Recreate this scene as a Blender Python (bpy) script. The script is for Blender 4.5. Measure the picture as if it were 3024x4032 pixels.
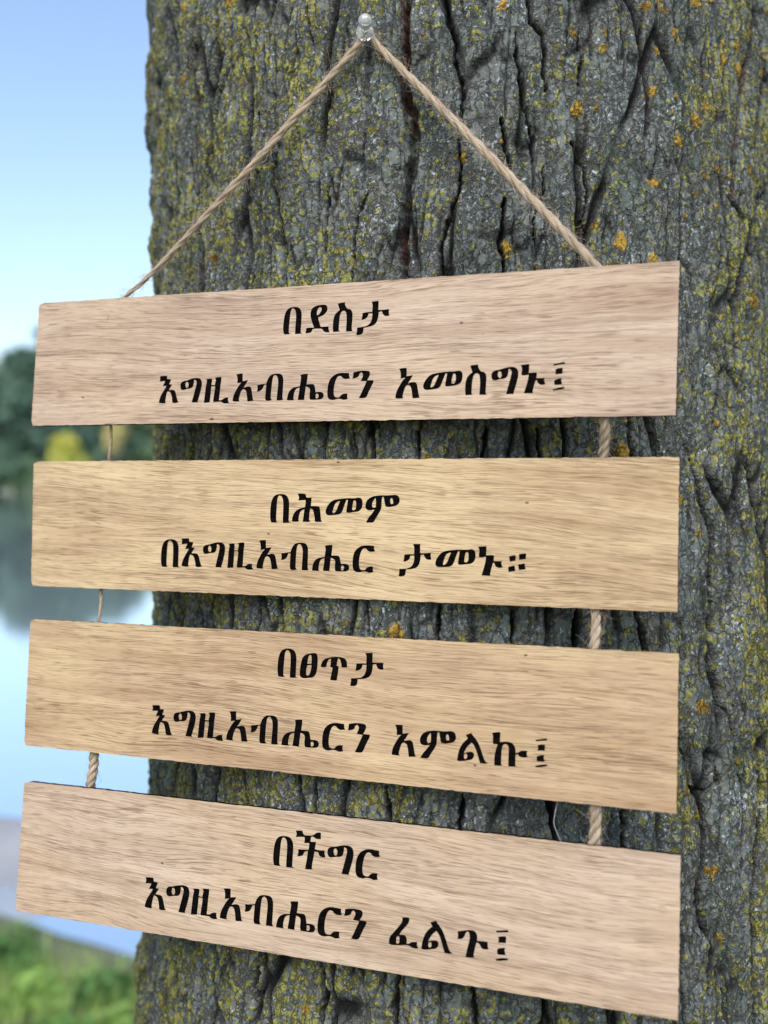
import bpy, math, random, json
import numpy as np
from mathutils import Vector, Matrix
R = math.radians
for o in list(bpy.data.objects): bpy.data.objects.remove(o)
scene = bpy.context.scene
C = scene.collection
random.seed(7)
rng = np.random.default_rng(11)

# ------------------------------------------------------------------ camera, sky, sun, exposure
FOCUS = 0.572
cam_d = bpy.data.cameras.new("camera"); cam = bpy.data.objects.new("camera", cam_d); C.objects.link(cam)
cam.location = (0, 0, 1.5); cam.rotation_euler = (R(90 - 1.7), 0, 0)
cam_d.sensor_fit = 'VERTICAL'; cam_d.sensor_height = 24.0; cam_d.lens = 24.0 * 4350 / 4032
cam_d.clip_start = 0.02; cam_d.clip_end = 3000
cam_d.dof.use_dof = True; cam_d.dof.focus_distance = FOCUS; cam_d.dof.aperture_fstop = 3.4
scene.camera = cam

SUN_EL, SUN_AZ = 48.0, 188.0          # degrees; azimuth clockwise from +Y: behind the camera
world = bpy.data.worlds.new("World"); scene.world = world; world.use_nodes = True
wn = world.node_tree
bg = wn.nodes["Background"]; bg.inputs[1].default_value = 0.14
sky = wn.nodes.new("ShaderNodeTexSky"); sky.sky_type = 'NISHITA'; sky.sun_disc = False
sky.sun_elevation = R(SUN_EL); sky.sun_rotation = R(SUN_AZ)
sky.air_density = 1.0; sky.dust_density = 2.1; sky.ozone_density = 1.0; sky.altitude = 0
wn.links.new(sky.outputs[0], bg.inputs[0])
sd = bpy.data.lights.new("sun", 'SUN'); sd.energy = 1.35; sd.angle = R(50); sd.color = (1.0, 0.955, 0.9)
sun = bpy.data.objects.new("sun", sd); C.objects.link(sun)
dirv = Vector((math.sin(R(SUN_AZ)) * math.cos(R(SUN_EL)), math.cos(R(SUN_AZ)) * math.cos(R(SUN_EL)), math.sin(R(SUN_EL))))
sun.rotation_euler = dirv.to_track_quat('Z', 'Y').to_euler()
scene.view_settings.view_transform = 'Standard'; scene.view_settings.look = 'None'
scene.view_settings.gamma = 1.0; scene.view_settings.use_curve_mapping = False
scene.view_settings.exposure = 0.92

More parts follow.
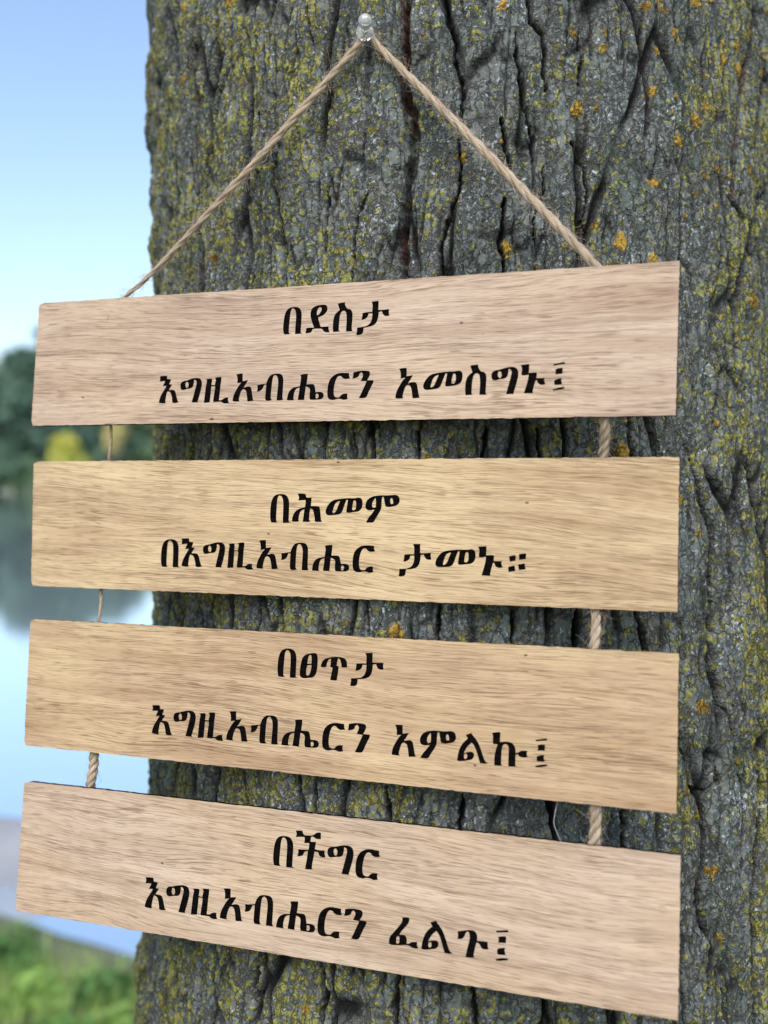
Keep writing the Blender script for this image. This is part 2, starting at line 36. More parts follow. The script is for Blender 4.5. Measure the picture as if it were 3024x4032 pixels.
# ------------------------------------------------------------------ measured data (metres / millimetres in the place)
D = json.loads(r'''{"G":{"be":[[[-0.59,3.36],[-0.48,7.01],[-0.08,10.25],[0.9,12.64],[2.61,13.97],[5.04,14.33],[7.49,14.11],[8.88,13.03],[9.78,11.16],[9.92,8.52],[9.86,4.89],[9.77,0.86],[10.02,0.24],[11.58,-0.03],[9.16,-0.16],[6.6,-0.21],[6.49,1.82],[6.62,5.86],[6.66,9.09],[6.44,11.54],[5.69,13.12],[4.41,13.59],[3.65,12.9],[3.23,10.89],[3.07,8.06],[2.9,4.82],[2.83,1.98],[3.01,0.43],[3.92,-0.01],[2.06,-0.17],[0.13,-0.01],[-0.34,1.31]]],"de":[[[0.0,0.0],[0.35,1.6],[0.5,2.88],[2.7,2.9],[4.89,2.87],[4.16,4.23],[3.15,6.7],[2.45,9.15],[2.45,11.57],[3.45,13.33],[5.37,14.23],[7.76,14.59],[9.93,14.67],[11.7,14.09],[12.1,12.27],[11.86,11.08],[10.63,9.54],[8.94,8.62],[6.88,8.12],[7.58,5.68],[8.72,3.02],[10.98,3.03],[13.14,3.01],[13.12,1.81],[13.82,-0.02],[12.01,-0.05],[10.46,0.53],[9.51,2.06],[6.67,2.19],[4.27,2.22],[3.68,0.84],[2.63,0.08]],[[7.38,13.4],[8.35,13.35],[8.84,12.24],[8.38,11.06],[7.36,9.7],[6.3,9.15],[6.01,10.58],[6.48,12.36]]],"se":[[[1.82,14.83],[3.52,15.14],[6.0,15.32],[5.79,14.42],[6.56,12.78],[7.34,11.75],[8.84,11.59],[9.95,10.62],[10.47,8.8],[10.41,5.63],[10.25,2.07],[10.32,0.68],[11.12,0.13],[9.21,-0.06],[7.07,0.08],[7.16,2.62],[7.21,5.79],[7.07,8.58],[6.55,10.4],[5.24,10.94],[4.19,10.52],[3.42,8.76],[3.11,6.39],[3.06,3.21],[2.97,0.82],[3.86,0.18],[1.72,0.08],[0.0,0.0],[-0.41,2.17],[-0.36,5.36],[-0.07,7.94],[1.0,9.89],[3.06,11.49],[2.33,13.21]]],"ta":[[[7.69,16.76],[9.36,16.98],[11.66,17.05],[11.64,14.88],[11.68,12.33],[14.18,12.31],[17.62,12.52],[17.35,11.05],[17.78,9.15],[16.42,8.94],[14.95,9.21],[14.06,10.43],[13.59,11.56],[11.94,11.25],[11.9,9.37],[11.57,7.61],[10.94,5.88],[9.54,4.57],[7.48,4.0],[4.97,3.64],[4.05,3.53],[3.99,2.27],[3.65,0.51],[1.99,-0.09],[0.0,0.0],[0.42,1.84],[0.4,3.82],[2.42,4.0],[4.94,4.2],[6.79,5.09],[7.86,6.42],[8.44,8.36],[8.48,10.92],[6.39,10.83],[6.16,9.46],[5.16,8.33],[3.71,7.81],[2.58,7.66],[2.99,9.62],[3.0,11.2],[5.0,11.61],[8.28,11.6],[8.46,13.87],[8.29,15.66]]],"ee":[[[-0.42,14.78],[1.59,15.03],[4.2,15.03],[4.5,13.2],[7.02,13.01],[5.95,10.25],[7.84,10.08],[6.74,8.49],[5.93,7.15],[8.39,7.17],[9.66,6.75],[10.37,5.49],[11.1,3.16],[11.93,0.64],[12.76,0.24],[10.22,-0.29],[8.54,0.13],[8.17,2.46],[7.56,4.79],[6.68,6.05],[5.09,6.32],[4.52,4.86],[4.23,2.54],[4.0,0.61],[4.41,-0.17],[1.72,-0.19],[-0.01,0.12],[0.03,1.47],[0.78,3.79],[1.98,5.89],[3.61,8.37],[4.12,9.45],[1.85,9.27],[2.75,11.11],[3.14,12.07],[1.57,12.0],[-0.3,11.78],[-0.0,13.33]]],"ge":[[[-7.8,9.33],[-7.46,10.87],[-6.19,11.8],[-3.78,12.11],[-1.19,12.93],[1.42,13.39],[3.83,13.24],[5.21,12.24],[5.8,10.5],[5.68,8.21],[5.0,5.17],[4.3,2.51],[3.65,0.42],[4.24,0.03],[1.84,-0.04],[0.0,0.0],[0.47,2.21],[1.28,5.26],[1.96,8.31],[2.47,10.59],[2.03,11.95],[0.82,12.37],[0.74,10.26],[0.21,8.35],[-1.28,7.55],[-3.48,7.49],[-4.99,6.95],[-6.53,6.91],[-7.37,7.59]],[[-4.56,10.6],[-3.74,11.46],[-2.82,10.93],[-2.5,9.39],[-2.87,8.24],[-3.51,7.99],[-4.35,8.67]]],"zi":[[[0.37,12.7],[2.21,13.11],[4.16,13.17],[4.39,11.52],[4.08,9.62],[6.11,9.49],[6.51,11.46],[6.8,12.4],[6.0,13.38],[7.79,13.78],[9.94,13.84],[10.04,12.12],[9.69,9.47],[9.56,6.06],[9.34,2.65],[9.21,1.33],[10.93,1.29],[11.94,2.21],[13.41,2.67],[14.91,2.6],[14.65,1.21],[15.52,-0.32],[13.4,-0.66],[11.67,-0.36],[10.55,0.54],[8.62,0.39],[5.82,0.37],[5.64,1.21],[6.01,4.25],[6.38,7.28],[6.36,8.95],[4.08,8.9],[4.03,6.2],[3.79,3.16],[3.67,0.3],[1.73,0.08],[0.0,0.0],[0.21,2.09],[0.43,5.52],[0.65,8.95],[1.11,11.23],[1.18,12.18]]],"a":[[[1.16,14.51],[2.92,14.83],[5.16,14.95],[5.27,13.06],[5.37,10.8],[8.63,11.27],[7.67,9.61],[6.71,8.13],[6.13,7.28],[8.41,7.89],[9.88,7.85],[10.78,6.89],[11.34,4.44],[12.11,0.68],[12.64,0.18],[10.56,-0.11],[8.8,-0.11],[8.56,1.88],[7.96,4.9],[7.16,6.23],[5.54,6.46],[4.76,5.35],[4.05,3.11],[3.56,0.68],[4.24,-0.01],[2.13,-0.16],[-0.0,0.08],[-0.08,1.32],[0.42,3.57],[1.56,5.81],[3.1,8.41],[4.56,10.07],[2.18,9.64],[2.28,11.45],[1.94,13.54]]],"bi":[[[-5.48,8.39],[-3.21,8.77],[-0.24,9.14],[0.22,10.55],[0.95,12.21],[2.32,13.66],[4.36,14.15],[6.42,14.2],[8.28,13.92],[9.39,12.51],[9.78,10.65],[9.76,7.31],[9.69,3.61],[9.72,0.83],[10.41,0.26],[8.46,-0.07],[6.32,0.05],[6.44,2.94],[6.66,6.28],[6.78,9.25],[6.48,11.67],[5.57,13.19],[4.6,13.48],[3.62,12.69],[3.25,10.46],[3.03,7.11],[2.89,3.77],[2.85,0.79],[3.92,0.21],[1.87,-0.11],[0.08,-0.0],[-0.49,1.24],[-0.37,4.22],[-0.27,6.83],[-0.21,8.58],[-1.44,8.43],[-1.86,7.06],[-2.82,5.59],[-4.24,5.06],[-5.49,4.9],[-5.17,6.58]]],"he":[[[7.0,13.11],[8.79,13.54],[11.29,13.64],[11.31,11.8],[10.9,8.14],[13.51,8.21],[15.12,8.1],[15.8,6.54],[16.27,3.89],[18.53,4.09],[20.34,3.68],[21.1,2.2],[20.51,0.58],[19.14,0.06],[16.36,-0.03],[13.35,0.0],[13.04,0.56],[12.81,2.58],[13.09,4.78],[12.61,6.26],[10.56,6.97],[10.3,4.48],[9.92,0.26],[10.74,-0.01],[8.32,-0.03],[6.21,0.09],[6.41,1.63],[6.86,4.56],[6.95,6.59],[5.15,6.08],[4.22,4.63],[3.81,2.42],[3.76,0.4],[4.48,-0.06],[2.25,-0.12],[0.0,0.0],[0.04,1.4],[0.59,3.98],[1.92,5.79],[3.89,6.85],[7.03,7.28],[7.33,9.34],[7.59,11.91]],[[16.44,2.86],[17.38,3.13],[18.15,2.27],[17.9,1.0],[16.92,0.55],[16.42,1.03]]],"re":[[[10.93,12.97],[10.93,11.52],[11.54,10.23],[9.14,9.76],[7.54,10.35],[6.49,11.65],[4.73,11.52],[3.65,9.55],[2.99,7.02],[2.75,4.12],[2.94,1.93],[3.51,0.83],[4.51,0.48],[6.08,0.52],[7.0,1.84],[8.34,2.46],[10.6,2.48],[10.36,1.04],[10.83,-0.42],[8.51,-0.91],[6.91,-0.26],[4.94,-0.18],[3.0,-0.79],[1.02,-0.57],[-0.21,0.19],[-0.78,2.02],[-0.83,4.57],[-0.59,7.48],[0.27,10.01],[1.96,11.78],[4.26,12.99],[7.0,13.27]]],"ni":[[[-3.58,13.38],[-1.65,13.75],[0.65,14.15],[3.75,14.05],[5.31,13.64],[5.68,12.37],[5.25,10.94],[4.19,9.07],[5.91,9.13],[7.76,8.97],[7.6,7.64],[6.82,6.23],[5.43,3.39],[4.24,0.19],[2.13,-0.12],[0.0,0.0],[1.23,2.42],[2.62,5.62],[3.66,7.93],[3.82,8.68],[2.08,8.7],[0.64,8.84],[1.42,10.34],[1.91,12.12],[0.89,13.24],[-0.24,12.55],[-0.38,11.47],[-1.3,10.6],[-4.0,10.06],[-3.68,11.57]]],"me":[[[-0.36,1.32],[-0.26,2.48],[0.42,4.21],[1.43,5.63],[2.74,7.05],[4.38,7.81],[7.38,8.36],[10.39,8.64],[13.39,8.75],[15.79,8.67],[17.57,9.11],[19.07,8.8],[19.86,7.68],[20.03,5.66],[19.72,3.95],[18.73,2.54],[17.27,1.86],[14.89,1.64],[12.51,1.27],[11.45,1.44],[11.13,1.88],[11.35,3.9],[11.71,5.91],[11.93,7.78],[11.18,7.8],[10.49,6.24],[9.69,3.95],[8.74,1.37],[7.43,0.39],[4.72,0.03],[2.29,-0.14],[0.46,-0.01]],[[7.59,7.19],[6.63,4.9],[5.82,2.61],[4.67,1.19],[3.76,1.07],[3.58,1.8],[4.11,3.52],[4.5,4.96],[5.64,6.67]],[[15.1,7.4],[15.99,7.57],[16.48,6.63],[16.51,4.33],[16.03,2.9],[15.15,2.58],[14.39,2.95],[14.46,4.68],[14.84,6.39]]],"nu":[[[-2.0,13.62],[-0.21,14.0],[2.24,14.12],[2.25,12.29],[2.1,9.78],[3.82,9.93],[5.61,9.97],[6.14,9.36],[5.86,7.16],[8.09,7.09],[9.91,7.28],[9.61,5.87],[10.4,4.24],[8.8,3.69],[7.3,4.18],[6.37,5.38],[6.19,6.21],[5.6,6.14],[4.93,3.94],[4.29,1.02],[4.32,0.13],[4.93,-0.09],[2.39,-0.06],[0.0,0.0],[0.4,1.41],[1.33,4.63],[1.97,7.57],[2.01,8.99],[0.28,8.65],[-1.37,8.79],[-1.56,9.75],[-1.19,12.11]]],"semi":[[[-0.12,12.02],[2.8,12.65],[5.12,13.01],[5.57,12.7],[5.29,12.36],[2.82,12.06],[0.19,11.65]],[[0.84,9.64],[2.29,10.18],[4.19,10.41],[4.58,9.96],[4.43,7.54],[2.82,7.47],[0.99,7.23],[1.23,8.6]],[[0.72,4.66],[2.46,5.26],[4.2,5.56],[4.01,4.28],[4.54,2.51],[2.85,2.32],[0.95,2.32],[0.63,3.06]],[[0.0,0.0],[2.61,0.81],[5.23,1.18],[5.82,1.02],[5.39,0.59],[2.35,-0.06],[0.3,-0.3]]],"hi":[[[3.01,14.56],[5.37,14.7],[7.57,14.36],[8.0,12.58],[11.02,12.51],[10.83,10.15],[10.62,8.15],[13.29,8.26],[15.48,7.97],[16.0,5.75],[16.3,2.66],[16.58,0.67],[17.32,0.1],[14.9,-0.11],[12.96,0.04],[12.93,1.73],[12.39,4.39],[11.87,6.38],[10.3,7.03],[9.96,4.36],[9.64,0.8],[10.77,0.06],[8.59,-0.2],[6.14,-0.05],[6.35,1.65],[6.78,4.77],[6.99,6.55],[5.05,5.64],[4.01,3.62],[3.68,0.72],[4.18,0.06],[2.22,-0.19],[0.0,0.0],[-0.03,1.57],[0.9,4.26],[2.83,6.29],[5.51,7.21],[7.22,7.54],[7.66,9.68],[7.54,11.24],[5.44,11.09],[3.38,10.99],[3.94,12.55]]],"mi":[[[-0.56,7.76],[-0.27,9.94],[0.63,11.69],[2.48,13.01],[5.5,13.81],[9.21,13.92],[12.91,13.85],[15.2,14.38],[17.27,13.88],[18.13,12.03],[17.94,10.08],[16.45,8.78],[14.39,8.33],[12.55,7.88],[10.46,8.29],[9.82,10.89],[9.46,13.05],[8.67,13.05],[8.34,10.44],[8.4,7.41],[7.05,4.79],[5.24,2.16],[4.34,0.19],[2.48,-0.05],[0.0,0.0],[1.04,2.11],[3.33,4.75],[4.69,6.72],[2.37,6.13],[0.49,6.46]],[[5.05,12.59],[3.59,10.84],[3.16,8.66],[3.74,7.58],[5.14,7.9],[5.32,10.42]],[[12.94,11.99],[13.85,12.65],[14.56,11.35],[14.59,9.84],[13.44,9.53],[13.06,10.48]]],"stop":[[[0.33,6.32],[2.23,6.78],[3.72,6.9],[3.55,4.25],[0.79,3.68],[0.56,5.0]],[[5.19,7.39],[8.14,8.0],[8.86,7.61],[8.6,5.12],[5.44,4.71]],[[0.11,1.25],[3.16,1.96],[3.62,-0.72],[0.23,-1.24],[0.0,0.0]],[[4.84,2.42],[8.21,3.13],[8.23,1.68],[8.76,0.25],[5.31,-0.18]]],"tse":[[[-0.8,1.26],[-0.6,4.64],[-0.11,8.04],[0.63,10.33],[2.44,11.93],[4.91,12.63],[8.0,12.98],[8.99,11.92],[9.27,8.95],[9.13,5.22],[8.61,2.58],[7.45,0.65],[4.99,0.12],[2.1,-0.36],[0.0,0.0]],[[4.32,11.59],[5.36,11.72],[5.73,10.62],[5.73,7.44],[3.46,7.13],[3.58,9.38]],[[3.37,6.3],[5.76,6.7],[5.64,4.64],[4.91,1.98],[4.11,1.19],[3.06,1.5],[2.86,3.35]]],"tte":[[[-5.57,6.34],[-5.23,8.22],[-4.07,10.14],[-1.65,11.21],[2.4,11.99],[6.07,11.82],[8.12,11.01],[8.99,9.4],[9.08,6.83],[6.05,6.65],[5.78,8.48],[5.09,10.66],[4.06,11.16],[3.62,9.84],[3.31,7.41],[4.41,7.22],[4.32,4.33],[3.65,0.41],[4.07,0.07],[2.05,-0.17],[0.0,0.0],[0.32,2.24],[1.07,6.17],[-0.25,6.65],[0.04,9.63],[-0.08,10.81],[-1.21,10.3],[-2.16,8.39],[-2.29,6.53],[-3.92,6.06]]],"li":[[[3.6,12.94],[6.46,14.13],[7.25,12.99],[8.55,11.65],[9.86,10.08],[11.19,7.32],[12.55,3.61],[13.88,0.86],[15.54,0.44],[13.15,-0.02],[11.14,0.14],[10.32,2.46],[9.22,5.71],[7.88,8.48],[6.74,9.44],[4.87,7.74],[3.65,5.71],[2.93,4.21],[4.44,4.82],[6.96,5.28],[8.1,4.42],[8.04,2.73],[7.07,1.45],[4.56,0.74],[0.51,-0.0],[-0.42,0.54],[-0.09,2.98],[0.59,5.93],[2.04,8.71],[4.76,11.34]],[[3.2,3.75],[4.21,4.08],[4.74,3.16],[4.52,1.94],[3.52,1.37],[2.99,2.29]]],"ku":[[[-1.5,15.13],[0.33,15.61],[2.71,15.85],[2.62,13.56],[2.59,11.17],[5.15,11.62],[7.62,11.59],[9.37,10.55],[10.15,8.96],[10.36,6.61],[11.67,6.96],[13.11,8.17],[16.04,8.14],[15.59,6.6],[16.35,5.25],[14.17,4.68],[12.21,5.12],[11.45,6.14],[10.37,5.9],[10.3,2.83],[10.36,0.7],[11.25,0.36],[8.9,0.1],[6.93,0.06],[6.84,3.46],[6.99,7.27],[6.78,9.62],[5.43,10.55],[3.96,9.86],[3.53,7.45],[3.38,3.63],[3.46,0.55],[4.36,0.16],[1.99,-0.06],[0.0,0.0],[-0.08,2.85],[0.32,6.69],[1.48,9.89],[-0.76,9.94],[-1.06,11.82],[-0.87,13.99]]],"chi":[[[-6.18,18.42],[-4.33,18.69],[-2.48,18.74],[-1.91,17.23],[-0.93,16.61],[1.51,16.8],[3.95,17.14],[4.91,18.33],[6.51,18.93],[8.02,18.73],[7.82,17.01],[8.17,15.78],[6.48,15.41],[4.84,15.67],[3.99,16.41],[2.56,16.26],[2.42,15.15],[2.36,13.8],[5.41,14.03],[5.22,12.19],[4.9,10.35],[7.55,10.1],[10.37,10.49],[10.33,8.79],[10.94,7.06],[8.94,6.75],[7.49,7.38],[6.79,9.11],[4.76,9.17],[4.48,6.5],[3.84,3.17],[3.75,0.81],[4.59,0.36],[1.96,0.05],[0.0,0.0],[0.22,2.02],[0.85,5.72],[1.09,9.01],[-0.73,8.62],[-1.26,6.93],[-2.44,6.07],[-4.69,5.81],[-4.16,7.51],[-4.26,9.43],[-1.8,9.49],[1.39,9.66],[1.7,11.62],[1.63,12.99],[-1.15,12.76],[-0.9,14.25],[-1.09,15.68],[-2.94,15.66],[-5.89,15.24],[-5.47,16.85]]],"fe":[[[4.89,13.65],[6.85,14.03],[8.49,14.13],[9.02,13.26],[8.4,11.3],[6.64,9.19],[4.87,7.07],[3.99,5.45],[6.36,5.85],[7.55,5.0],[7.98,3.38],[7.84,1.78],[9.39,2.08],[10.37,2.96],[13.42,3.32],[13.06,2.03],[13.95,0.3],[11.92,0.01],[10.28,0.33],[9.01,1.2],[6.15,0.87],[2.89,0.22],[0.0,0.0],[-1.27,0.57],[-1.35,2.45],[-0.6,4.43],[1.38,6.59],[3.34,9.12],[4.91,11.21],[5.34,12.77]],[[2.63,4.32],[3.73,4.73],[4.05,3.95],[4.05,2.07],[3.75,1.21],[2.85,0.97],[2.41,1.84]]],"gu":[[[-4.35,11.22],[-1.68,11.96],[1.06,12.7],[3.41,12.76],[4.81,12.04],[5.54,10.31],[5.45,8.28],[7.87,8.36],[10.67,8.47],[10.65,6.64],[11.09,5.06],[8.77,4.62],[7.58,5.29],[6.75,6.82],[5.16,7.51],[4.66,5.06],[3.98,2.04],[4.02,0.66],[4.54,0.37],[2.08,0.01],[0.0,0.0],[0.25,1.87],[0.93,4.9],[1.69,7.94],[1.74,10.15],[1.42,11.39],[0.5,11.81],[-0.38,10.96],[-0.8,9.24],[-2.13,7.95],[-4.3,7.76],[-3.97,9.54]]]},"T":[[[["be",-20.76,10.46,1.0],["de",-8.29,10.39,1.0],["se",7.6,10.32,1.0],["ta",20.44,8.24,1.0]],[["ee",-94.92,-24.37,1.0],["ge",-74.21,-24.42,1.0],["zi",-66.67,-24.84,1.0],["a",-49.07,-24.45,1.0],["bi",-29.35,-24.42,1.0],["he",-17.0,-24.51,1.0],["re",6.69,-24.18,1.0],["ni",23.53,-24.3,1.0]],[["a",43.49,-24.89,1.029],["me",58.2,-20.86,1.0],["se",80.08,-24.13,0.983],["ge",100.39,-24.09,0.994],["nu",109.12,-23.88,1.0],["semi",123.01,-22.52,1.0]]],[[["be",-27.99,2.75,1.049],["hi",-15.83,3.36,1.0],["me",3.45,6.94,1.009],["mi",25.6,3.36,1.0]],[["be",-93.78,-22.31,1.057],["ee",-81.31,-21.81,1.014],["ge",-60.64,-21.76,1.006],["zi",-53.45,-21.94,0.999],["a",-36.01,-21.63,1.008],["bi",-16.19,-21.86,1.009],["he",-3.94,-21.89,0.993],["re",19.44,-21.32,0.995]],[["ta",43.64,-23.39,0.971],["me",63.31,-18.1,1.017],["nu",86.81,-21.63,1.016],["stop",100.07,-18.24,1.0]]],[[["be",-21.08,12.87,1.024],["tse",-8.13,13.18,1.0],["tte",8.39,12.92,1.0],["ta",19.41,10.68,1.006]],[["ee",-95.78,-22.24,1.019],["ge",-74.82,-22.04,1.022],["zi",-67.34,-22.24,1.004],["a",-50.05,-21.92,1.019],["bi",-30.2,-21.96,1.033],["he",-17.76,-21.85,1.007],["re",5.88,-21.7,1.014],["ni",23.13,-21.97,1.029]],[["a",43.02,-21.56,1.007],["mi",57.9,-21.78,0.997],["li",77.13,-21.72,1.0],["ku",95.28,-21.9,1.0],["semi",115.13,-20.57,1.009]]],[[["be",-21.41,7.79,1.061],["chi",-3.83,7.85,1.0],["ge",16.19,7.89,1.058],["re",24.4,7.81,1.042]],[["ee",-96.4,-22.84,1.048],["ge",-75.71,-22.67,1.049],["zi",-68.24,-22.88,1.027],["a",-50.87,-22.5,1.042],["bi",-30.94,-22.59,1.054],["he",-18.47,-22.59,1.035],["re",5.23,-22.77,1.06],["ni",22.68,-22.53,1.031]],[["fe",44.03,-22.57,1.0],["li",59.81,-22.5,1.022],["gu",81.69,-22.75,1.0],["semi",96.31,-21.78,1.076]]]],"BM":[[0.92879,-0.37058,-0.00499,0.04419,0.09735,0.99427,-0.36797,-0.92368,0.10679,-0.03358,0.57136,1.56522],[0.93639,-0.35096,-0.00011,0.01654,0.04383,0.9989,-0.35057,-0.93536,0.04685,-0.03324,0.57031,1.47458],[0.93032,-0.36674,0.00313,0.03182,0.08923,0.9955,-0.36537,-0.92603,0.09468,-0.03549,0.55924,1.38535],[0.93298,-0.35987,0.00594,0.04007,0.12024,0.99194,-0.35769,-0.92522,0.1266,-0.03662,0.55,1.29541]],"H":0.07131051933455762,"cracks":[[2.4,0,[[-202.2,1796.1],[-201.9,1781.9],[-204.5,1768.7],[-207.1,1755.6]]],[1.6,1,[[-201.7,1742.5],[-201.3,1729.0],[-198.4,1714.4],[-200.9,1703.0],[-197.9,1691.3]]],[3.6,0,[[-213.0,1692.2],[-211.5,1683.4],[-209.2,1666.2],[-213.3,1655.8]]],[1.8,1,[[-197.0,1647.4],[-196.9,1633.7],[-196.6,1617.3],[-195.1,1600.8]]],[2.0,0,[[-180.4,1789.0],[-180.4,1778.0],[-178.7,1763.8],[-180.0,1748.0],[-181.6,1733.0],[-175.1,1721.4],[-179.5,1709.9],[-182.9,1697.1],[-187.2,1689.0],[-193.5,1677.7]]],[1.4,0,[[-159.1,1780.0],[-155.5,1759.4],[-153.1,1753.4],[-148.6,1744.4],[-144.8,1731.3]]],[1.3,0,[[-131.5,1770.2],[-131.6,1762.4],[-134.6,1750.9],[-133.3,1734.9],[-134.6,1720.5]]],[1.0,0,[[-107.9,1760.0],[-105.8,1742.6],[-102.6,1731.0]]],[1.0,0,[[-142.7,1713.5],[-141.1,1702.7],[-139.0,1692.9]]],[1.8,0,[[-130.6,1673.6],[-131.3,1661.6],[-127.9,1648.6],[-124.8,1635.4],[-123.8,1618.5],[-120.8,1598.5]]],[1.2,0,[[-93.2,1713.5],[-91.9,1698.5]]],[1.2,0,[[-95.6,1697.9],[-95.6,1694.7],[-96.5,1682.1]]],[1.2,0,[[-95.0,1657.1],[-96.0,1640.7],[-97.7,1620.1]]],[1.5,0,[[-71.7,1650.0],[-78.0,1637.4],[-80.0,1623.0],[-81.0,1605.6]]],[4.0,1,[[-48.6,1761.6],[-48.8,1751.6],[-49.3,1739.1],[-48.8,1722.6],[-51.6,1710.7],[-49.2,1698.1],[-45.1,1688.9],[-45.1,1677.4],[-46.6,1665.4],[-49.3,1653.4],[-51.1,1637.3],[-52.2,1621.3],[-51.7,1604.1],[-51.7,1579.9]]],[2.3,0,[[-26.2,1757.4],[-26.4,1750.0],[-25.0,1737.5],[-21.9,1729.2],[-22.2,1717.1],[-19.2,1708.9],[-18.7,1699.0],[-19.7,1689.2]]],[1.8,0,[[-21.5,1675.9],[-20.4,1660.2],[-21.5,1648.3],[-25.9,1638.7],[-29.3,1628.5],[-32.3,1616.5],[-31.7,1598.6]]],[2.4,0,[[17.1,1759.6],[18.6,1749.7],[20.1,1737.3],[25.3,1731.1],[26.8,1723.0],[25.5,1709.1],[26.5,1701.8]]],[2.2,0,[[11.2,1733.1],[11.2,1720.8],[12.8,1708.7],[14.8,1692.6],[16.9,1680.4],[18.2,1668.2],[18.3,1663.6]]],[1.8,0,[[1.4,1686.5],[3.5,1673.8],[4.9,1663.4],[6.3,1660.0]]],[2.2,0,[[1.8,1644.0],[1.0,1632.1],[-1.3,1620.1],[0.8,1612.1],[0.4,1598.2]]],[1.3,0,[[46.3,1734.9],[47.2,1718.5],[45.0,1706.5],[45.6,1702.0]]],[1.8,0,[[39.2,1674.8],[44.8,1664.6],[47.0,1656.4],[47.9,1646.9],[45.2,1634.6],[44.5,1618.3]]],[1.2,0,[[22.7,1662.0],[23.2,1648.4],[16.9,1632.3],[17.9,1618.5]]],[2.6,1,[[195.5,1793.9],[189.4,1772.4],[171.7,1734.6],[158.6,1704.8],[152.5,1682.5],[147.5,1655.4],[158.8,1646.6]]],[1.8,0,[[164.3,1644.8],[162.1,1625.3],[150.2,1610.3],[145.9,1592.5],[145.2,1577.1],[140.0,1556.6]]],[1.3,0,[[136.3,1637.3],[136.2,1619.1],[125.9,1587.8],[128.5,1566.1],[129.8,1556.1]]],[2.8,0,[[102.1,1518.3],[107.3,1501.3],[110.9,1483.9],[116.7,1473.1],[113.9,1452.9],[114.1,1438.6],[115.3,1419.2]]],[2.0,0,[[160.2,1501.6],[160.5,1491.3],[154.9,1471.1]]],[4.0,0,[[115.4,1447.5],[114.1,1429.2],[111.0,1413.7],[110.7,1398.4],[114.3,1388.7],[110.0,1375.3],[107.4,1364.2],[108.3,1352.7],[110.8,1342.5]]],[2.6,0,[[86.4,1366.2],[90.3,1354.6],[91.5,1343.1],[96.5,1335.8],[102.3,1338.1],[110.8,1342.5]]],[2.8,0,[[98.1,1332.8],[100.0,1316.0],[97.1,1301.3],[93.7,1291.1],[95.2,1275.9],[102.1,1261.4],[100.7,1251.5],[95.9,1243.3]]],[2.0,0,[[113.9,1384.2],[119.5,1374.3],[121.5,1358.7],[123.8,1343.1],[127.5,1333.2]]],[3.2,0,[[153.3,1406.3],[147.0,1387.1],[143.4,1363.7],[142.4,1340.4],[142.4,1324.6],[136.4,1302.2],[133.9,1287.4],[131.7,1271.4],[131.7,1255.3],[129.0,1240.1],[127.8,1210.0]]],[2.5,0,[[82.5,1274.0],[83.4,1264.5],[80.5,1248.2],[83.1,1234.0],[83.4,1219.9]]],[1.8,0,[[107.0,1238.1],[106.2,1215.3]]],[2.4,0,[[64.8,1534.6],[65.6,1529.9],[66.5,1515.5],[67.1,1506.0]]],[3.2,0,[[34.3,1440.5],[34.1,1435.2],[32.0,1418.2],[32.1,1410.6]]],[3.0,0,[[65.3,1439.8],[65.7,1432.1],[69.7,1413.9],[70.3,1406.9]]],[2.2,0,[[52.9,1338.8],[52.7,1334.1],[51.3,1321.0],[52.3,1311.7]]],[2.6,0,[[13.7,1347.2],[14.8,1340.7],[17.2,1324.0],[17.9,1317.9]]],[2.0,0,[[-213.4,1536.9],[-209.3,1523.1],[-212.6,1509.6]]],[2.0,0,[[-115.2,1525.9],[-113.0,1508.6]]],[2.4,0,[[-170.2,1532.5],[-174.1,1519.6],[-172.3,1506.5]]],[2.0,0,[[-81.9,1526.5],[-79.5,1508.4]]],[2.0,0,[[-46.8,1524.9],[-45.9,1510.7]]],[2.2,0,[[-11.0,1525.9],[-13.9,1508.2]]],[2.0,0,[[15.1,1525.9],[16.5,1508.2]]],[2.6,0,[[-180.8,1436.3],[-183.8,1423.1],[-179.3,1413.2]]],[2.2,0,[[-127.6,1438.4],[-124.5,1417.8]]],[2.2,0,[[-75.3,1437.2],[-73.1,1413.8]]],[2.2,0,[[-36.7,1438.2],[-38.3,1415.1]]],[2.0,0,[[0.4,1436.2],[-1.4,1415.5]]],[3.2,0,[[-201.6,1340.0],[-198.8,1327.5],[-203.8,1316.1]]],[2.6,0,[[-153.6,1343.5],[-150.0,1319.6]]],[2.6,0,[[-104.8,1347.9],[-106.4,1324.2]]],[2.4,0,[[-66.8,1344.7],[-63.5,1322.1]]],[2.6,0,[[-27.3,1342.4],[-30.0,1322.0]]],[3.0,0,[[-192.5,1244.6],[-187.6,1226.0],[-189.4,1195.3]]],[2.6,0,[[-140.1,1251.7],[-144.7,1231.5],[-139.9,1209.0]]],[2.6,0,[[-102.8,1255.0],[-100.2,1237.2],[-103.0,1218.3]]],[2.6,0,[[-61.0,1254.6],[-63.6,1236.4],[-62.7,1223.2]]],[2.4,0,[[-25.0,1250.9],[-23.4,1226.8]]],[2.4,0,[[10.3,1247.0],[7.4,1227.4]]],[2.4,0,[[44.2,1238.6],[46.0,1225.1]]]],"a1":[0.05758,0.80366],"a2":[0.07009,0.76707]}''')

